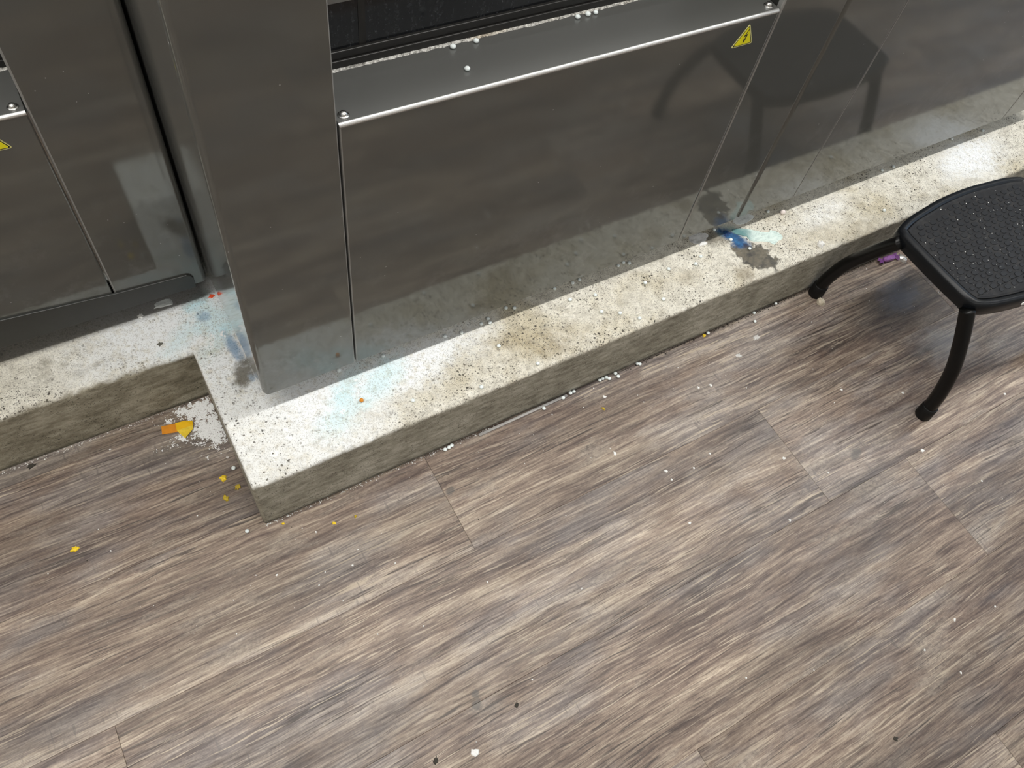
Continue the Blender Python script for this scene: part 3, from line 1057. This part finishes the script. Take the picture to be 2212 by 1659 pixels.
LEG_F = [(-0.318, 0.292), (-0.331, 0.270), (-0.357, 0.222), (-0.386, 0.158), (-0.405, 0.088), (-0.4135, 0.030), (-0.4160, 0.008)]
LEG_B = [(-0.115, 0.292), (-0.101, 0.268), (-0.069, 0.202), (-0.040, 0.130), (-0.0245, 0.060), (-0.0225, 0.020), (-0.0225, 0.008)]
for lx in (1.4400, 1.8620):
    for prof in (LEG_F, LEG_B):
        pts = catmull([(lx, a, b) for a, b in prof], 7, False)
        bm = bmesh.new()
        tube(bm, [loc(p) for p in pts], 0.0160, 20)
        leg = link('leg', bm, MSTL, stool, True)
        a, b = prof[-3], prof[-1]
        foot = [(lx, prof[-1][0], 0.0), (lx, prof[-1][0], 0.003), (lx, prof[-2][0] * 0.7 + prof[-1][0] * 0.3, 0.022), (lx, prof[-2][0], 0.037), (lx, prof[-2][0], 0.0385)]
        bm = bmesh.new()
        tube(bm, [loc(p) for p in foot], [0.0178, 0.0190, 0.0187, 0.0182, 0.0168], 20)
        link('rubber_foot', bm, MFOOT, leg, True)
# cross tubes under the seat joining the legs of each side
for yy in (-0.298, -0.122):
    bm = bmesh.new()
    tube(bm, [loc((1.462, yy, 0.268)), loc((1.66, yy, 0.268)), loc((1.858, yy, 0.268))], 0.009, 12)
    # tubes run along x, so build with a safe frame
    bm.free()
    bm = bmesh.new()
    seg = 12
    R = []
    for xq in (1.455, 1.865):
        R.append([bm.verts.new(loc((xq, yy + 0.009 * math.cos(2 * math.pi * s / seg), 0.274 + 0.009 * math.sin(2 * math.pi * s / seg)))) for s in range(seg)])
    for s in range(seg):
        bm.faces.new((R[0][s], R[0][(s + 1) % seg], R[1][(s + 1) % seg], R[1][s]))
    bm.faces.new(R[0])
    bm.faces.new(R[1])
    bmesh.ops.recalc_face_normals(bm, faces=bm.faces)
    link('cross_tube', bm, MSTL, stool, True)
# small pale oval plate on the front of the seat frame
bm = bmesh.new()
ov = []
for s in range(16):
    t = 2 * math.pi * s / 16
    ov.append((1.588 + 0.021 * math.cos(t), 0.2935 + 0.0085 * math.sin(t)))
prism_xz(bm, ov, -0.3612, -0.3595)
for v in bm.verts:
    v.co = Vector(loc(v.co)) + Vector((0, -(v.co.x - 1.588) * 0.06, 0))
pl = link('oval_plate', bm, MWHITE, stool)
pl['label'] = 'pale oval plate on the front edge'

# ================================================================ LITTER
def bead_mesh():
    bm = bmesh.new()
    bmesh.ops.create_uvsphere(bm, u_segments=14, v_segments=9, radius=0.0042)
    for v in bm.verts:
        v.co.z *= 0.74
    me = bpy.data.meshes.new('scent_bead')
    bm.to_mesh(me)
    bm.free()
    me.materials.append(MBEAD)
    for f in me.polygons:
        f.use_smooth = True
    return me


BM = bead_mesh()
ORD = ['first', 'second', 'third', 'fourth', 'fifth', 'sixth', 'seventh', 'eighth', 'ninth', 'tenth', 'eleventh', 'twelfth', 'thirteenth',
       'fourteenth', 'fifteenth', 'sixteenth', 'seventeenth', 'eighteenth', 'nineteenth', 'twentieth', 'twenty-first', 'twenty-second', 'twenty-third']


def beads(pts, z, lab, group):
    for i, (x, y) in enumerate(sorted(pts)):
        o = bpy.data.objects.new('scent_bead', BM)
        COL.objects.link(o)
        s = random.uniform(0.92, 1.08)
        o.scale = (s, s, s)
        o.location = (x, y, z + 0.0030 * s)
        tag(o, lab(i, x, y), 'bead', group)


ledge_b = [(0.4754, 0.2335), (0.5139, 0.2340), (0.4719, 0.1826), (0.6915, 0.2340), (0.7108, 0.2345), (0.7253, 0.2345)]
front = [b for b in ledge_b if b[1] < 0.2]
back = [b for b in ledge_b if b[1] >= 0.2]
beads(front, 0.7735, lambda i, x, y: 'lone pale blue bead out on the open grey steel ledge', 'beads on the ledge')
beads(back, 0.7735, lambda i, x, y: 'pale blue bead in the crusted seam behind the ledge, %s from the left' % ORD[i], 'beads on the ledge')
strip = [(0.2336, 0.1663), (0.325, 0.1613), (0.458, 0.1526), (0.4933, 0.1467), (0.541, 0.1496), (0.56, 0.1554), (0.5587, 0.1448), (0.6084, 0.1641), (0.6247, 0.1569),
         (0.7317, 0.1667), (0.7766, 0.1638), (0.7953, 0.1655), (0.899, 0.164), (0.9152, 0.1671), (0.9265, 0.1603)]
beads(strip, H, lambda i, x, y: '%s pale blue bead from the left in the shaded strip under the centre machine' % ORD[i], 'beads in the shaded strip')
beads([(1.341, 0.1573)], H, lambda i, x, y: 'pale bead in the shaded strip under the right machine, left of the pinkish pellet', 'beads in the shaded strip')
topb = [(0.3332, 0.043), (0.4682, 0.0135), (0.5473, 0.0854), (0.5993, 0.0140), (0.747, 0.1268), (0.8052, 0.1148), (0.7931, 0.0709), (0.8286, 0.0509), (0.8607, 0.0216),
        (0.9283, 0.0976), (0.9399, 0.0426), (1.0021, 0.1089), (1.0698, 0.0953), (1.0951, 0.1088)]
beads(topb, H, lambda i, x, y: '%s pale blue bead from the left on the bright open plinth top' % ORD[i], 'beads on the plinth top')
beads([(1.1766, 0.1632)], H, lambda i, x, y: 'white bead at the upper left of the blue spill, against the machine', 'beads by the blue spill')
beads([(1.1951, 0.1215)], H, lambda i, x, y: 'white bead lying in the middle of the blue spill', 'beads by the blue spill')
beads([(1.2208, 0.0808)], H, lambda i, x, y: 'white bead on the dark wet stain below the blue spill', 'beads by the blue spill')
farb = [(1.6327, 0.0409), (1.7328, 0.152), (1.7731, 0.1497), (2.0194, 0.1663), (2.1377, 0.1561)]
beads(farb, H, lambda i, x, y: '%s pale bead from the left on the plinth behind the step stool' % ORD[i], 'beads on the far plinth')
F = 'beads along the foot of the plinth'
beads([(-0.0123, 0.1378)], 0, lambda i, x, y: 'pale blue bead on the floor against the side of the plinth, above the yellow scraps', F)
beads([(-0.034, 0.0002)], 0, lambda i, x, y: 'pale blue bead on the floor just left of the plinth corner', F)
beads([(0.3863, -0.0090), (0.3956, -0.0080), (0.4032, -0.0065)], 0, lambda i, x, y: '%s bead in the row of three at the plinth foot left of the clear strip' % ('left', 'middle', 'right')[i], F)
beads([(0.6277, -0.0135)], 0, lambda i, x, y: 'pale blue bead on the floor in front of the clear plastic strip', F)
beads([(0.6809, -0.0085)], 0, lambda i, x, y: 'pale blue bead touching the right end of the clear plastic strip', F)
beads([(0.7025, -0.0050), (0.7119, -0.0046)], 0, lambda i, x, y: '%s bead of the pair just right of the clear plastic strip' % ('left', 'right')[i], F)
beads([(0.7825, -0.0045), (0.7911, -0.0040), (0.8004, -0.0042), (0.8050, -0.0105), (0.8257, -0.0045), (0.8275, -0.0145)], 0,
      lambda i, x, y: '%s bead from the left of the cluster of six at the plinth foot' % ORD[i], F)
beads([(0.8885, -0.0040), (0.8935, -0.0078)], 0, lambda i, x, y: '%s bead of the touching pair below the middle of the plinth' % ('left', 'right')[i], F)
beads([(1.0999, -0.0043)], 0, lambda i, x, y: 'pale bead at the plinth foot beside the yellow crumb', F)
beads([(1.2322, -0.0261), (1.2470, -0.0042), (1.3188, -0.0042)], 0,
      lambda i, x, y: ('pale bead out on the floor above the wet white flake', 'pale bead in the grit at the plinth foot, left of the stool leg',
                       'pale bead in the grit nearest the stool back foot')[i], F)


def flake(x, y, z, r, mat, name, label, cat, group, seed, h=0.0012, stretch=1.0, rot=0.0):
    rnd = random.Random(seed)
    n = 13
    pts, top = [], []
    for s in range(n):
        t = 2 * math.pi * s / n
        q = r * rnd.uniform(0.5, 1.15)
        a, b = q * math.cos(t) * stretch, q * math.sin(t)
        pts.append((a * math.cos(rot) - b * math.sin(rot), a * math.sin(rot) + b * math.cos(rot)))
    bm = bmesh.new()
    lo = [bm.verts.new((a, b, 0)) for a, b in pts]
    hi = [bm.verts.new((a * 0.8, b * 0.8, h * rnd.uniform(0.6, 1.2))) for a, b in pts]
    c = bm.verts.new((0, 0, h * 1.25))
    for s in range(n):
        u = (s + 1) % n
        bm.faces.new((lo[s], lo[u], hi[u], hi[s]))
        bm.faces.new((hi[s], hi[u], c))
    bm.faces.new(list(reversed(lo)))
    o = link(name, bm, mat, None, False, (x, y, z))
    tag(o, label, cat, group)
    return o


# individual white flakes on the planks
FL = [(-0.266, 0.074, .003, 'small white fleck on the floor right of the yellow flower-like scrap'),
      (-0.2109, 0.2814, .003, 'white fleck near the foot of the left plinth, left of the orange wrapper'),
      (-0.016, -0.1053, .0038, 'white fleck on the open planks below the plinth corner'),
      (0.0456, -0.1587, .0028, 'small white fleck on dark grain, below and right of the plinth corner'),
      (0.0806, -0.0587, .0032, 'white fleck just below the plinth corner, between yellow crumbs'),
      (0.1162, -0.1516, .003, 'left white fleck of a pair on the plank left of the short seam'),
      (0.19, -0.1841, .0028, 'right white fleck of a pair on the plank left of the short seam'),
      (0.3306, -0.2981, .003, 'white fleck on the middle planks below the first short seam'),
      (0.489, -0.3939, .003, 'white fleck on pale grain in the middle of the floor'),
      (0.1851, -0.3168, .003, 'white fleck in the lower middle of the floor, above the dark smudge'),
      (0.0732, -0.2064, .0024, 'tiny white fleck on dark brown grain left of the middle'),
      (0.3171, -0.4949, .003, 'white fleck right of the dark double smudge'),
      (1.0159, -0.1274, .006, 'round white fluff on the planks in front of the plinth, right one of two'),
      (0.9849, -0.1198, .0055, 'oblong white flake on the planks in front of the plinth, left one of two'),
      (0.7694, -0.0459, .0065, 'ragged white crumb on the planks below the bead cluster'),
      (0.712, -0.175, .006, 'ragged white crumb on dark brown grain in mid floor'),
      (0.9049, -0.2704, .004, 'white fleck right of the ragged group in mid floor'),
      (0.8505, -0.2825, .005, 'white crumb in the group in mid floor, upper right'),
      (0.7899, -0.2608, .0055, 'white crumb in the group in mid floor, upper left'),
      (0.7894, -0.283, .0035, 'white fleck in the group in mid floor, lowest'),
      (1.0523, -0.3545, .006, 'white flake beside the crooked short seam, left of the stool leg'),
      (1.3687, -0.4855, .0065, 'torn white shred below the front stool foot'),
      (1.44, -0.3487, .005, 'white crumb just left of the front stool leg'),
      (1.3032, -0.2746, .0065, 'white shred on the grey plank left of the front stool leg'),
      (0.9672, -0.4753, .0055, 'white crumb by the long seam in the right half of the floor'),
      (0.7658, -0.3816, .0055, 'scattered white crumb on pale grain, centre right'),
      (1.6825, -0.4669, .006, 'white fleck on the floor below the stool at the right edge'),
      (1.1219, -0.4275, .0032, 'white fleck on the plank beside the crooked seam, lower right of the grey smudge'),
      (1.4413, -0.6064, .0045, 'white shred on the grey plank at far right'),
      (1.0378, -0.8152, .0035, 'white fleck at lower right, left of a group of tiny specks'),
      (1.1406, -0.8018, .0055, 'white crumb cluster at lower right'),
      (1.0725, -0.8824, .0035, 'lowest white fleck at the lower right'),
      (1.2419, -0.8239, .0032, 'white fleck at the right edge, above the crumb cluster'),
      (0.6785, -0.6836, .003, 'white fleck on dark grain at the lower centre right')]
for i, (x, y, r, lab) in enumerate(FL):
    flake(x, y, 0.0, r * 0.68, MWHITE, 'lint_flake', lab, 'flake', 'white flakes on the floor', 100 + i, 0.0014, random.uniform(0.9, 1.5), random.uniform(0, 3))
flake(0.1681, -0.5514, 0, 0.0075, MWHITE, 'paper_scrap', 'largest white scrap on the floor, at the bottom middle', 'scrap', None, 41, 0.0016, 1.1, 0.5)
flake(1.2075, -0.0657, 0, 0.010, MFAINT, 'paper_scrap', 'wet-looking white flake on the floor left of the stool back foot', 'scrap', None, 42, 0.0022, 1.2, 0.6)
flake(1.1313, -0.0890, 0, 0.0075, MFAINT, 'paper_scrap', 'faint white scrap left of the wet-looking flake', 'scrap', None, 43, 0.0010, 1.2, 0.2)
flake(1.4310, -0.0495, 0, 0.0125, MTAN, 'plaster_chunk', 'crumbled tan chunk at the back foot of the stool', 'chunk', None, 44, 0.009, 1.3, 0.5)
flake(1.3954, 0.0210, H - 0.0005, 0.0128, MWHITE, 'foam_tuft', 'white foam tuft on the plinth edge left of the stool', 'tuft', None, 45, 0.008, 1.0, 0.2)
flake(1.1252, 0.1397, H, 0.0075, MWHITE, 'paste_smear', 'white paste smear on the lower edge of the grey residue', 'smear', None, 46, 0.0024, 1.7, 0.1)
flake(-0.0170, 0.4560, H, 0.013, MGREY2, 'dried_leaf_flake', 'pale oblong flake in the shade under the left kick bar', 'flake', None, 47, 0.0018, 2.0, 0.15)
flake(-0.0624, 0.4440, H, 0.0065, MWHITE, 'paper_scrap', 'white scrap in the shade under the left kick bar', 'scrap', None, 48, 0.002, 1.1, 0.8)
flake(0.0745, 0.4375, H, 0.0055, MRED, 'paper_scrap', 'red-orange scrap at the inner corner between the machines', 'scrap', None, 49, 0.0016, 1.4, 0.1)
flake(-0.0496, 0.3641, H - 0.0008, 0.0058, MPEB, 'pebble', 'dark grey pebble on the left plinth top', 'pebble', None, 50, 0.0030, 1.1, 0.6)
flake(-0.3499, 0.3086, 0, 0.006, MGRIT, 'grit_crumb', 'black crumb at the foot of the left plinth', 'crumb', None, 52, 0.002, 1.5, 0.2)
flake(0.8659, -0.906, 0, 0.0055, MGRIT, 'grit_crumb', 'dark crumb on the planks at the lower right', 'crumb', None, 53, 0.0016, 0.8, 0.9)
flake(0.1029, -0.5307, 0, 0.004, MGRIT, 'grit_crumb', 'dark oblong crumb left of the largest white scrap', 'crumb', None, 54, 0.002, 2.0, 0.9)
flake(0.2703, -0.5189, 0, 0.0035, MGRIT, 'grit_crumb', 'dark thin crumb above the largest white scrap', 'crumb', None, 55, 0.0014, 1.9, 0.7)

# pinkish pellet, orange bead
for (x, y, z, r, m, nm, lab, cat) in ((1.3727, 0.1391, H, 0.0062, MPINK, 'foam_pellet', 'large pinkish white pellet on the plinth under the right machine', 'pellet'),
                                      (0.245, 0.0846, H, 0.0042, MORA, 'orange_bead', 'single orange bead on the powdery plinth top', 'bead')):
    bm = bmesh.new()
    bmesh.ops.create_uvsphere(bm, u_segments=16, v_segments=10, radius=r)
    tag(link(nm, bm, m, None, True, (x, y, z + r * 0.97)), lab, cat)

# yellow scraps
YS = [(-0.0374, 0.1274, .0095, MYF, 'bright yellow ragged scrap, topmost of three left of the plinth corner'),
      (-0.0185, 0.0964, .0075, MYD, 'dirty yellow scrap against the plinth side, middle one of three'),
      (-0.0475, 0.0831, .0065, MYD, 'dull yellow torn scrap, lowest of three left of the plinth corner'),
      (-0.3209, 0.1063, .0078, MYF, 'yellow flower-like scrap alone on the planks at far left'),
      (0.0317, -0.0146, .0038, MYF, 'small yellow crumb right below the plinth corner'),
      (0.1185, -0.0575, .0038, MYF, 'small yellow crumb on the planks, left one of two right of the plinth corner'),
      (0.161, -0.0626, .0032, MYD, 'small yellow crumb on the planks, right one of two right of the plinth corner'),
      (1.0876, -0.0060, .0055, MYF, 'yellow crumb at the plinth foot below the blue spill'),
      (0.7502, -0.07, .0040, MYD, 'dull yellow crumb below the bead cluster')]
for i, (x, y, r, m, lab) in enumerate(YS):
    flake(x, y, 0, r, m, 'yellow_scrap', lab, 'scrap', 'yellow scraps on the floor', 300 + i, 0.0022, random.uniform(0.85, 1.3), random.uniform(0, 3))

# folded orange and yellow wrapper
def sheet(name, pts, z, mat, parent, th=0.0006):
    bm = bmesh.new()
    a = [bm.verts.new((x, y, zz)) for (x, y), zz in zip(pts, z)]
    b = [bm.verts.new((x, y, zz + th)) for (x, y), zz in zip(pts, z)]
    bm.faces.new(list(reversed(a)))
    bm.faces.new(b)
    n = len(pts)
    for i in range(n):
        bm.faces.new((a[i], a[(i + 1) % n], b[(i + 1) % n], b[i]))
    bmesh.ops.triangulate(bm, faces=[f for f in bm.faces if len(f.verts) > 4])
    return link(name, bm, mat, parent)


wr = empty('candy_wrapper', (0, 0, 0))
tag(wr, 'folded orange and yellow wrapper on spilled powder left of the plinth', 'wrapper')
sheet('orange_half', [(-0.1123, 0.2710), (-0.1086, 0.2893), (-0.0817, 0.2835), (-0.0780, 0.2720), (-0.0842, 0.2634)], [.0006, .0010, .0018, .0020, .0010], MORA, wr)
sheet('yellow_half', [(-0.0842, 0.2660), (-0.0817, 0.2840), (-0.0640, 0.2815), (-0.0496, 0.2754), (-0.0520, 0.2640)], [.0022, .0026, .0034, .0020, .0026], MYW, wr)
sheet('yellow_flap', [(-0.0842, 0.2662), (-0.0520, 0.2642), (-0.0548, 0.2564), (-0.0747, 0.2436), (-0.0810, 0.2580)], [.0030, .0034, .0024, .0008, .0016], MYF, wr)

# purple sweet wrapper and silver foil at the plinth foot, behind the stool leg
pw = empty('purple_sweet', (1.7103, -0.0175, 0))
tag(pw, 'purple twist-wrapped sweet at the plinth foot behind the stool leg', 'sweet')
ang = -0.10
bm = bmesh.new()
rr = [0.0035, 0.0078, 0.0085, 0.0080, 0.0038]
R = []
for i, t in enumerate((-0.019, -0.014, 0, 0.014, 0.019)):
    R.append([bm.verts.new((t, rr[i] * math.cos(2 * math.pi * s / 10) * (1 + 0.12 * math.sin(3 * s + i)), 0.0080 + rr[i] * 0.9 * math.sin(2 * math.pi * s / 10))) for s in range(10)])
for i in range(4):
    for s in range(10):
        bm.faces.new((R[i][s], R[i][(s + 1) % 10], R[i + 1][(s + 1) % 10], R[i + 1][s]))
bm.faces.new(R[0])
bm.faces.new(R[-1])
bmesh.ops.recalc_face_normals(bm, faces=bm.faces)
body = link('wrapped_body', bm, MPURP, pw)
for sgn in (-1, 1):
    bm = bmesh.new()
    c = bm.verts.new((sgn * 0.017, 0, 0.008))
    fan = []
    for s in range(7):
        t = -1.1 + 2.2 * s / 6
        fan.append(bm.verts.new((sgn * (0.018 + 0.017 * math.cos(t)), 0.013 * math.sin(t), 0.008 + (0.004 if s % 2 else -0.004))))
    for s in range(6):
        bm.faces.new((c, fan[s], fan[s + 1]))
    link('twist_end', bm, MPURP, pw)
pw.rotation_euler = (0, 0, ang)
flake(1.7515, -0.0330, 0, 0.0125, MSILV, 'foil_scrap', 'crumpled silver foil scrap beside the purple sweet', 'scrap', None, 61, 0.009, 1.3, 2.0)

# clear plastic strip lying in the joint
bm = bmesh.new()
box(bm, -0.113, 0.113, -0.0032, 0.0032, 0, 0.0034)
bevel_where(bm, lambda a, b: abs(a.y - b.y) < 1e-6 and abs(a.z - b.z) < 1e-6, 0.0011, 2)
cs = link('plastic_strip', bm, MCLR, None, True, (0.5796, -0.0078, 0.0002))
cs.rotation_euler = (0, 0, 0.014)
tag(cs, 'narrow clear plastic strip lying along the foot of the plinth', 'strip')


# dried gels
def puddle(name, P, mat, label, cat, h=0.0011, per=5, jit=0.0012, seed=3):
    q = catmull(P, per)
    rnd = random.Random(seed)
    q = [(x + rnd.uniform(-jit, jit), y + rnd.uniform(-jit, jit)) for x, y in q]
    cx = sum(a for a, _ in q) / len(q)
    cy = sum(b for _, b in q) / len(q)
    bm = bmesh.new()
    lo = [bm.verts.new((x, y, H - 0.0006)) for x, y in q]
    hi = [bm.verts.new((cx + (x - cx) * 0.965, cy + (y - cy) * 0.93, H + h)) for x, y in q]
    n = len(q)
    for i in range(n):
        bm.faces.new((lo[i], lo[(i + 1) % n], hi[(i + 1) % n], hi[i]))
    bm.faces.new(hi)
    bmesh.ops.triangulate(bm, faces=[f for f in bm.faces if len(f.verts) > 4])
    bmesh.ops.recalc_face_normals(bm, faces=bm.faces)
    o = link(name, bm, mat)
    tag(o, label, cat)
    return o


puddle('dried_gel', [(1.222, 0.1500), (1.2436, 0.1426), (1.2692, 0.1255), (1.2994, 0.1031), (1.3096, 0.1084), (1.3223, 0.095), (1.3235, 0.077), (1.2990, 0.0700), (1.2862, 0.0677),
                     (1.28, 0.0797), (1.2409, 0.0995), (1.2396, 0.1158), (1.217, 0.1364)], MMINT, 'dried mint green gel streak running right from the blue spill', 'spill')
puddle('dried_residue', [(1.1056, 0.1711), (1.1281, 0.1752), (1.1551, 0.161), (1.1366, 0.1439), (1.1145, 0.144), (1.1, 0.1579)], MGREY,
       'dried grey residue patch left of the blue spill', 'spill', 0.0008, 5, 0.0014, 5)
puddle('dried_residue', [(1.2527, 0.1815), (1.2858, 0.1755), (1.2994, 0.1629), (1.2903, 0.1553), (1.2600, 0.1496), (1.2376, 0.1617)], MGREY2,
       'pale blue-grey residue patch above the mint gel streak', 'spill', 0.0008, 5, 0.0012, 6)

# ---- spilled powder: many small clots, one mass
def powder(name, x0, x1, y0, y1, cell, dens, z, label, mat=MPOW, hgt=0.0006):
    bm = bmesh.new()
    nx, ny = int((x1 - x0) / cell), int((y1 - y0) / cell)
    rnd = random.Random(11)
    for i in range(nx):
        for j in range(ny):
            x, y = x0 + (i + 0.5) * cell, y0 + (j + 0.5) * cell
            d = dens(x, y)
            if d <= 0:
                continue
            nz = 0.5 + 0.5 * noise.noise(Vector((x * 70, y * 70, 3))) * 0.9 + 0.42 * noise.noise(Vector((x * 230, y * 230, 7)))
            nz += 0.40 * noise.noise(Vector((x * 700, y * 700, 1)))
            if nz < 1 - d:
                continue
            h = hgt * (0.4 + 0.6 * rnd.random()) * min(1, d + 0.2)
            c = cell * rnd.uniform(0.65, 1.1)
            ox, oy = rnd.uniform(-.3, .3) * cell, rnd.uniform(-.3, .3) * cell
            a = rnd.uniform(0, 1.5)
            q = [bm.verts.new((x + ox + c * math.cos(a + s * math.pi / 2), y + oy + c * math.sin(a + s * math.pi / 2), z)) for s in range(4)]
            t = bm.verts.new((x + ox, y + oy, z + h))
            for s in range(4):
                bm.faces.new((q[s], q[(s + 1) % 4], t))
    o = link(name, bm, mat)
    tag(o, label, 'powder', kind='stuff')
    return o


def gauss(x, y, cx, cy, rx, ry, rot=0.0):
    dx, dy = x - cx, y - cy
    u = (dx * math.cos(rot) + dy * math.sin(rot)) / rx
    v = (-dx * math.sin(rot) + dy * math.cos(rot)) / ry
    return math.exp(-(u * u + v * v))


def dens_floor(x, y):
    if x > -0.0015 or y > D1 - 0.0015:
        return 0
    return min(0.88, 0.88 * gauss(x, y, -0.020, 0.245, 0.035, 0.055) + 0.62 * gauss(x, y, -0.045, 0.302, 0.055, 0.022) + 0.42 * gauss(x, y, -0.085, 0.246, 0.045, 0.016) - 0.06)


powder('spilled_powder', -0.20, 0.0, 0.13, 0.325, 0.0010, dens_floor, 0.0002, 'spilled white powder on the floor in the inner corner of the plinth')


def dens_plinth(x, y):
    if x < 0.006 and y < D1 + 0.01:
        return 0
    if y > 0.435 or y < 0.012:
        return 0
    if x > 0.082 and y > 0.150:
        return 0
    return min(0.85, 0.62 * gauss(x, y, 0.035, 0.33, 0.05, 0.07) + 0.55 * gauss(x, y, 0.04, 0.215, 0.02, 0.04) + 0.50 * gauss(x, y, 0.13, 0.085, 0.09, 0.05, 0.2)
               + 0.40 * gauss(x, y, 0.26, 0.13, 0.08, 0.022) + 0.36 * gauss(x, y, 0.09, 0.045, 0.06, 0.03) - 0.06)


powder('plinth_powder', -0.06, 0.42, 0.01, 0.44, 0.0016, dens_plinth, H - 0.0003, 'white powder dusted over the plinth round the corner of the centre machine', hgt=0.0005)


# ---- countless crumbs
def specks(name, n, place, mat, label, rmin, rmax, z, seed, dark=0.0):
    rnd = random.Random(seed)
    bm = bmesh.new()
    for _ in range(n):
        mi = 1 if rnd.random() < dark else 0
        x, y = place(rnd)
        r = rmin + (rmax - rmin) * rnd.random() ** 3
        k = 5
        a0 = rnd.uniform(0, 6)
        q = [bm.verts.new((x + r * rnd.uniform(.5, 1.1) * math.cos(a0 + 2 * math.pi * s / k), y + r * rnd.uniform(.5, 1.1) * math.sin(a0 + 2 * math.pi * s / k), z)) for s in range(k)]
        t = bm.verts.new((x, y, z + r * 0.6))
        for s in range(k):
            bm.faces.new((q[s], q[(s + 1) % k], t)).material_index = mi
    o = link(name, bm, mat)
    tag(o, label, 'crumbs', kind='stuff')
    return o


def pl_floor(r):
    while True:
        m = r.random()
        if m < 0.46:
            x, y = r.uniform(-0.35, 1.7), -abs(r.gauss(0, 0.10)) - 0.003
        elif m < 0.68:
            x, y = r.gauss(1.45, 0.22), r.gauss(-0.25, 0.15)
        elif m < 0.78:
            x, y = r.uniform(-0.4, -0.005), r.uniform(0.0, 0.31)
        else:
            x, y = r.uniform(-0.6, 2.0), r.uniform(-1.2, 0.0)
        if y < -0.003 or (x < -0.003 and y < D1 - 0.004):
            return x, y


specks('floor_specks', 440, pl_floor, [MWHITE, MGRIT], 'tiny white and dark crumbs scattered over the wood-look planks', 0.0004, 0.0021, 0.0001, 5, 0.22)


def pl_foot(r):
    return r.uniform(0.0, 0.52), -abs(r.gauss(0, 0.0035)) - 0.0012


specks('foot_dust', 420, pl_foot, MWHITE, 'fine white dust along the foot of the plinth near its corner', 0.0005, 0.0018, 0.0001, 6)


def pl_grit(r):
    return 0.82 + 0.85 * r.random() ** 0.8, -abs(r.gauss(0, 0.004)) - 0.0014


specks('foot_grit', 700, pl_grit, MGRIT, 'dark grit gathered along the foot of the plinth left of the stool', 0.0006, 0.0026, 0.0001, 8)


def pl_left(r):
    return r.uniform(-0.42, -0.06), D1 - abs(r.gauss(0, 0.004)) - 0.0014


specks('left_foot_dust', 260, pl_left, MWHITE, 'fine white dust along the foot of the left part of the plinth', 0.0005, 0.0016, 0.0001, 9)


def pl_stool(r):
    while True:
        x, y = r.uniform(1.44, 1.88), r.uniform(-0.35, -0.06)
        if inside(inset(outl, 0.022), x, y):
            return x, y


specks('tread_crumbs', 150, pl_stool, MWHITE, 'tiny pale crumbs on the rubber tread of the step stool', 0.0004, 0.0019, ST - 0.0008, 10)

# ================================================================ CEILING LIGHTS
for i, (fx, fy) in enumerate(FIXTURES):
    r = empty('ceiling_light', (fx, fy, CEIL))
    tag(r, 'white fluorescent ceiling fitting %s, %s' % (('over the machine fronts', 'down the middle of the room')[fy < -1], ('at the left', 'in the middle', 'at the right')[i % 3]),
        'ceiling light', 'fluorescent ceiling fittings')
    w = 0.075 if fy > -1 else 0.14
    bm = bmesh.new()
    box(bm, -1.22, 1.22, -w, w, -0.075, 0.0)
    bevel_where(bm, lambda a, b: a.z < -0.07 and b.z < -0.07, 0.012, 2)
    link('housing', bm, MFIX, r)

# window in the right wall behind which the daylight comes in
wn = empty('window_1', (X1 + 0.06, -0.75, 1.3))
tag(wn, 'shop window at the right end of the room', kind='structure')
link('window_pane', new_box(-0.01, 0.0, -1.1, 1.1, -0.95, 0.95), MGLZ, wn)
for (a, b, c, d) in ((-1.16, -1.1, -1.01, 1.01), (1.1, 1.16, -1.01, 1.01), (-1.1, 1.1, -1.01, -0.95), (-1.1, 1.1, 0.95, 1.01)):
    link('window_frame', new_box(-0.03, 0.0, a, b, c, d), MFIX, wn)
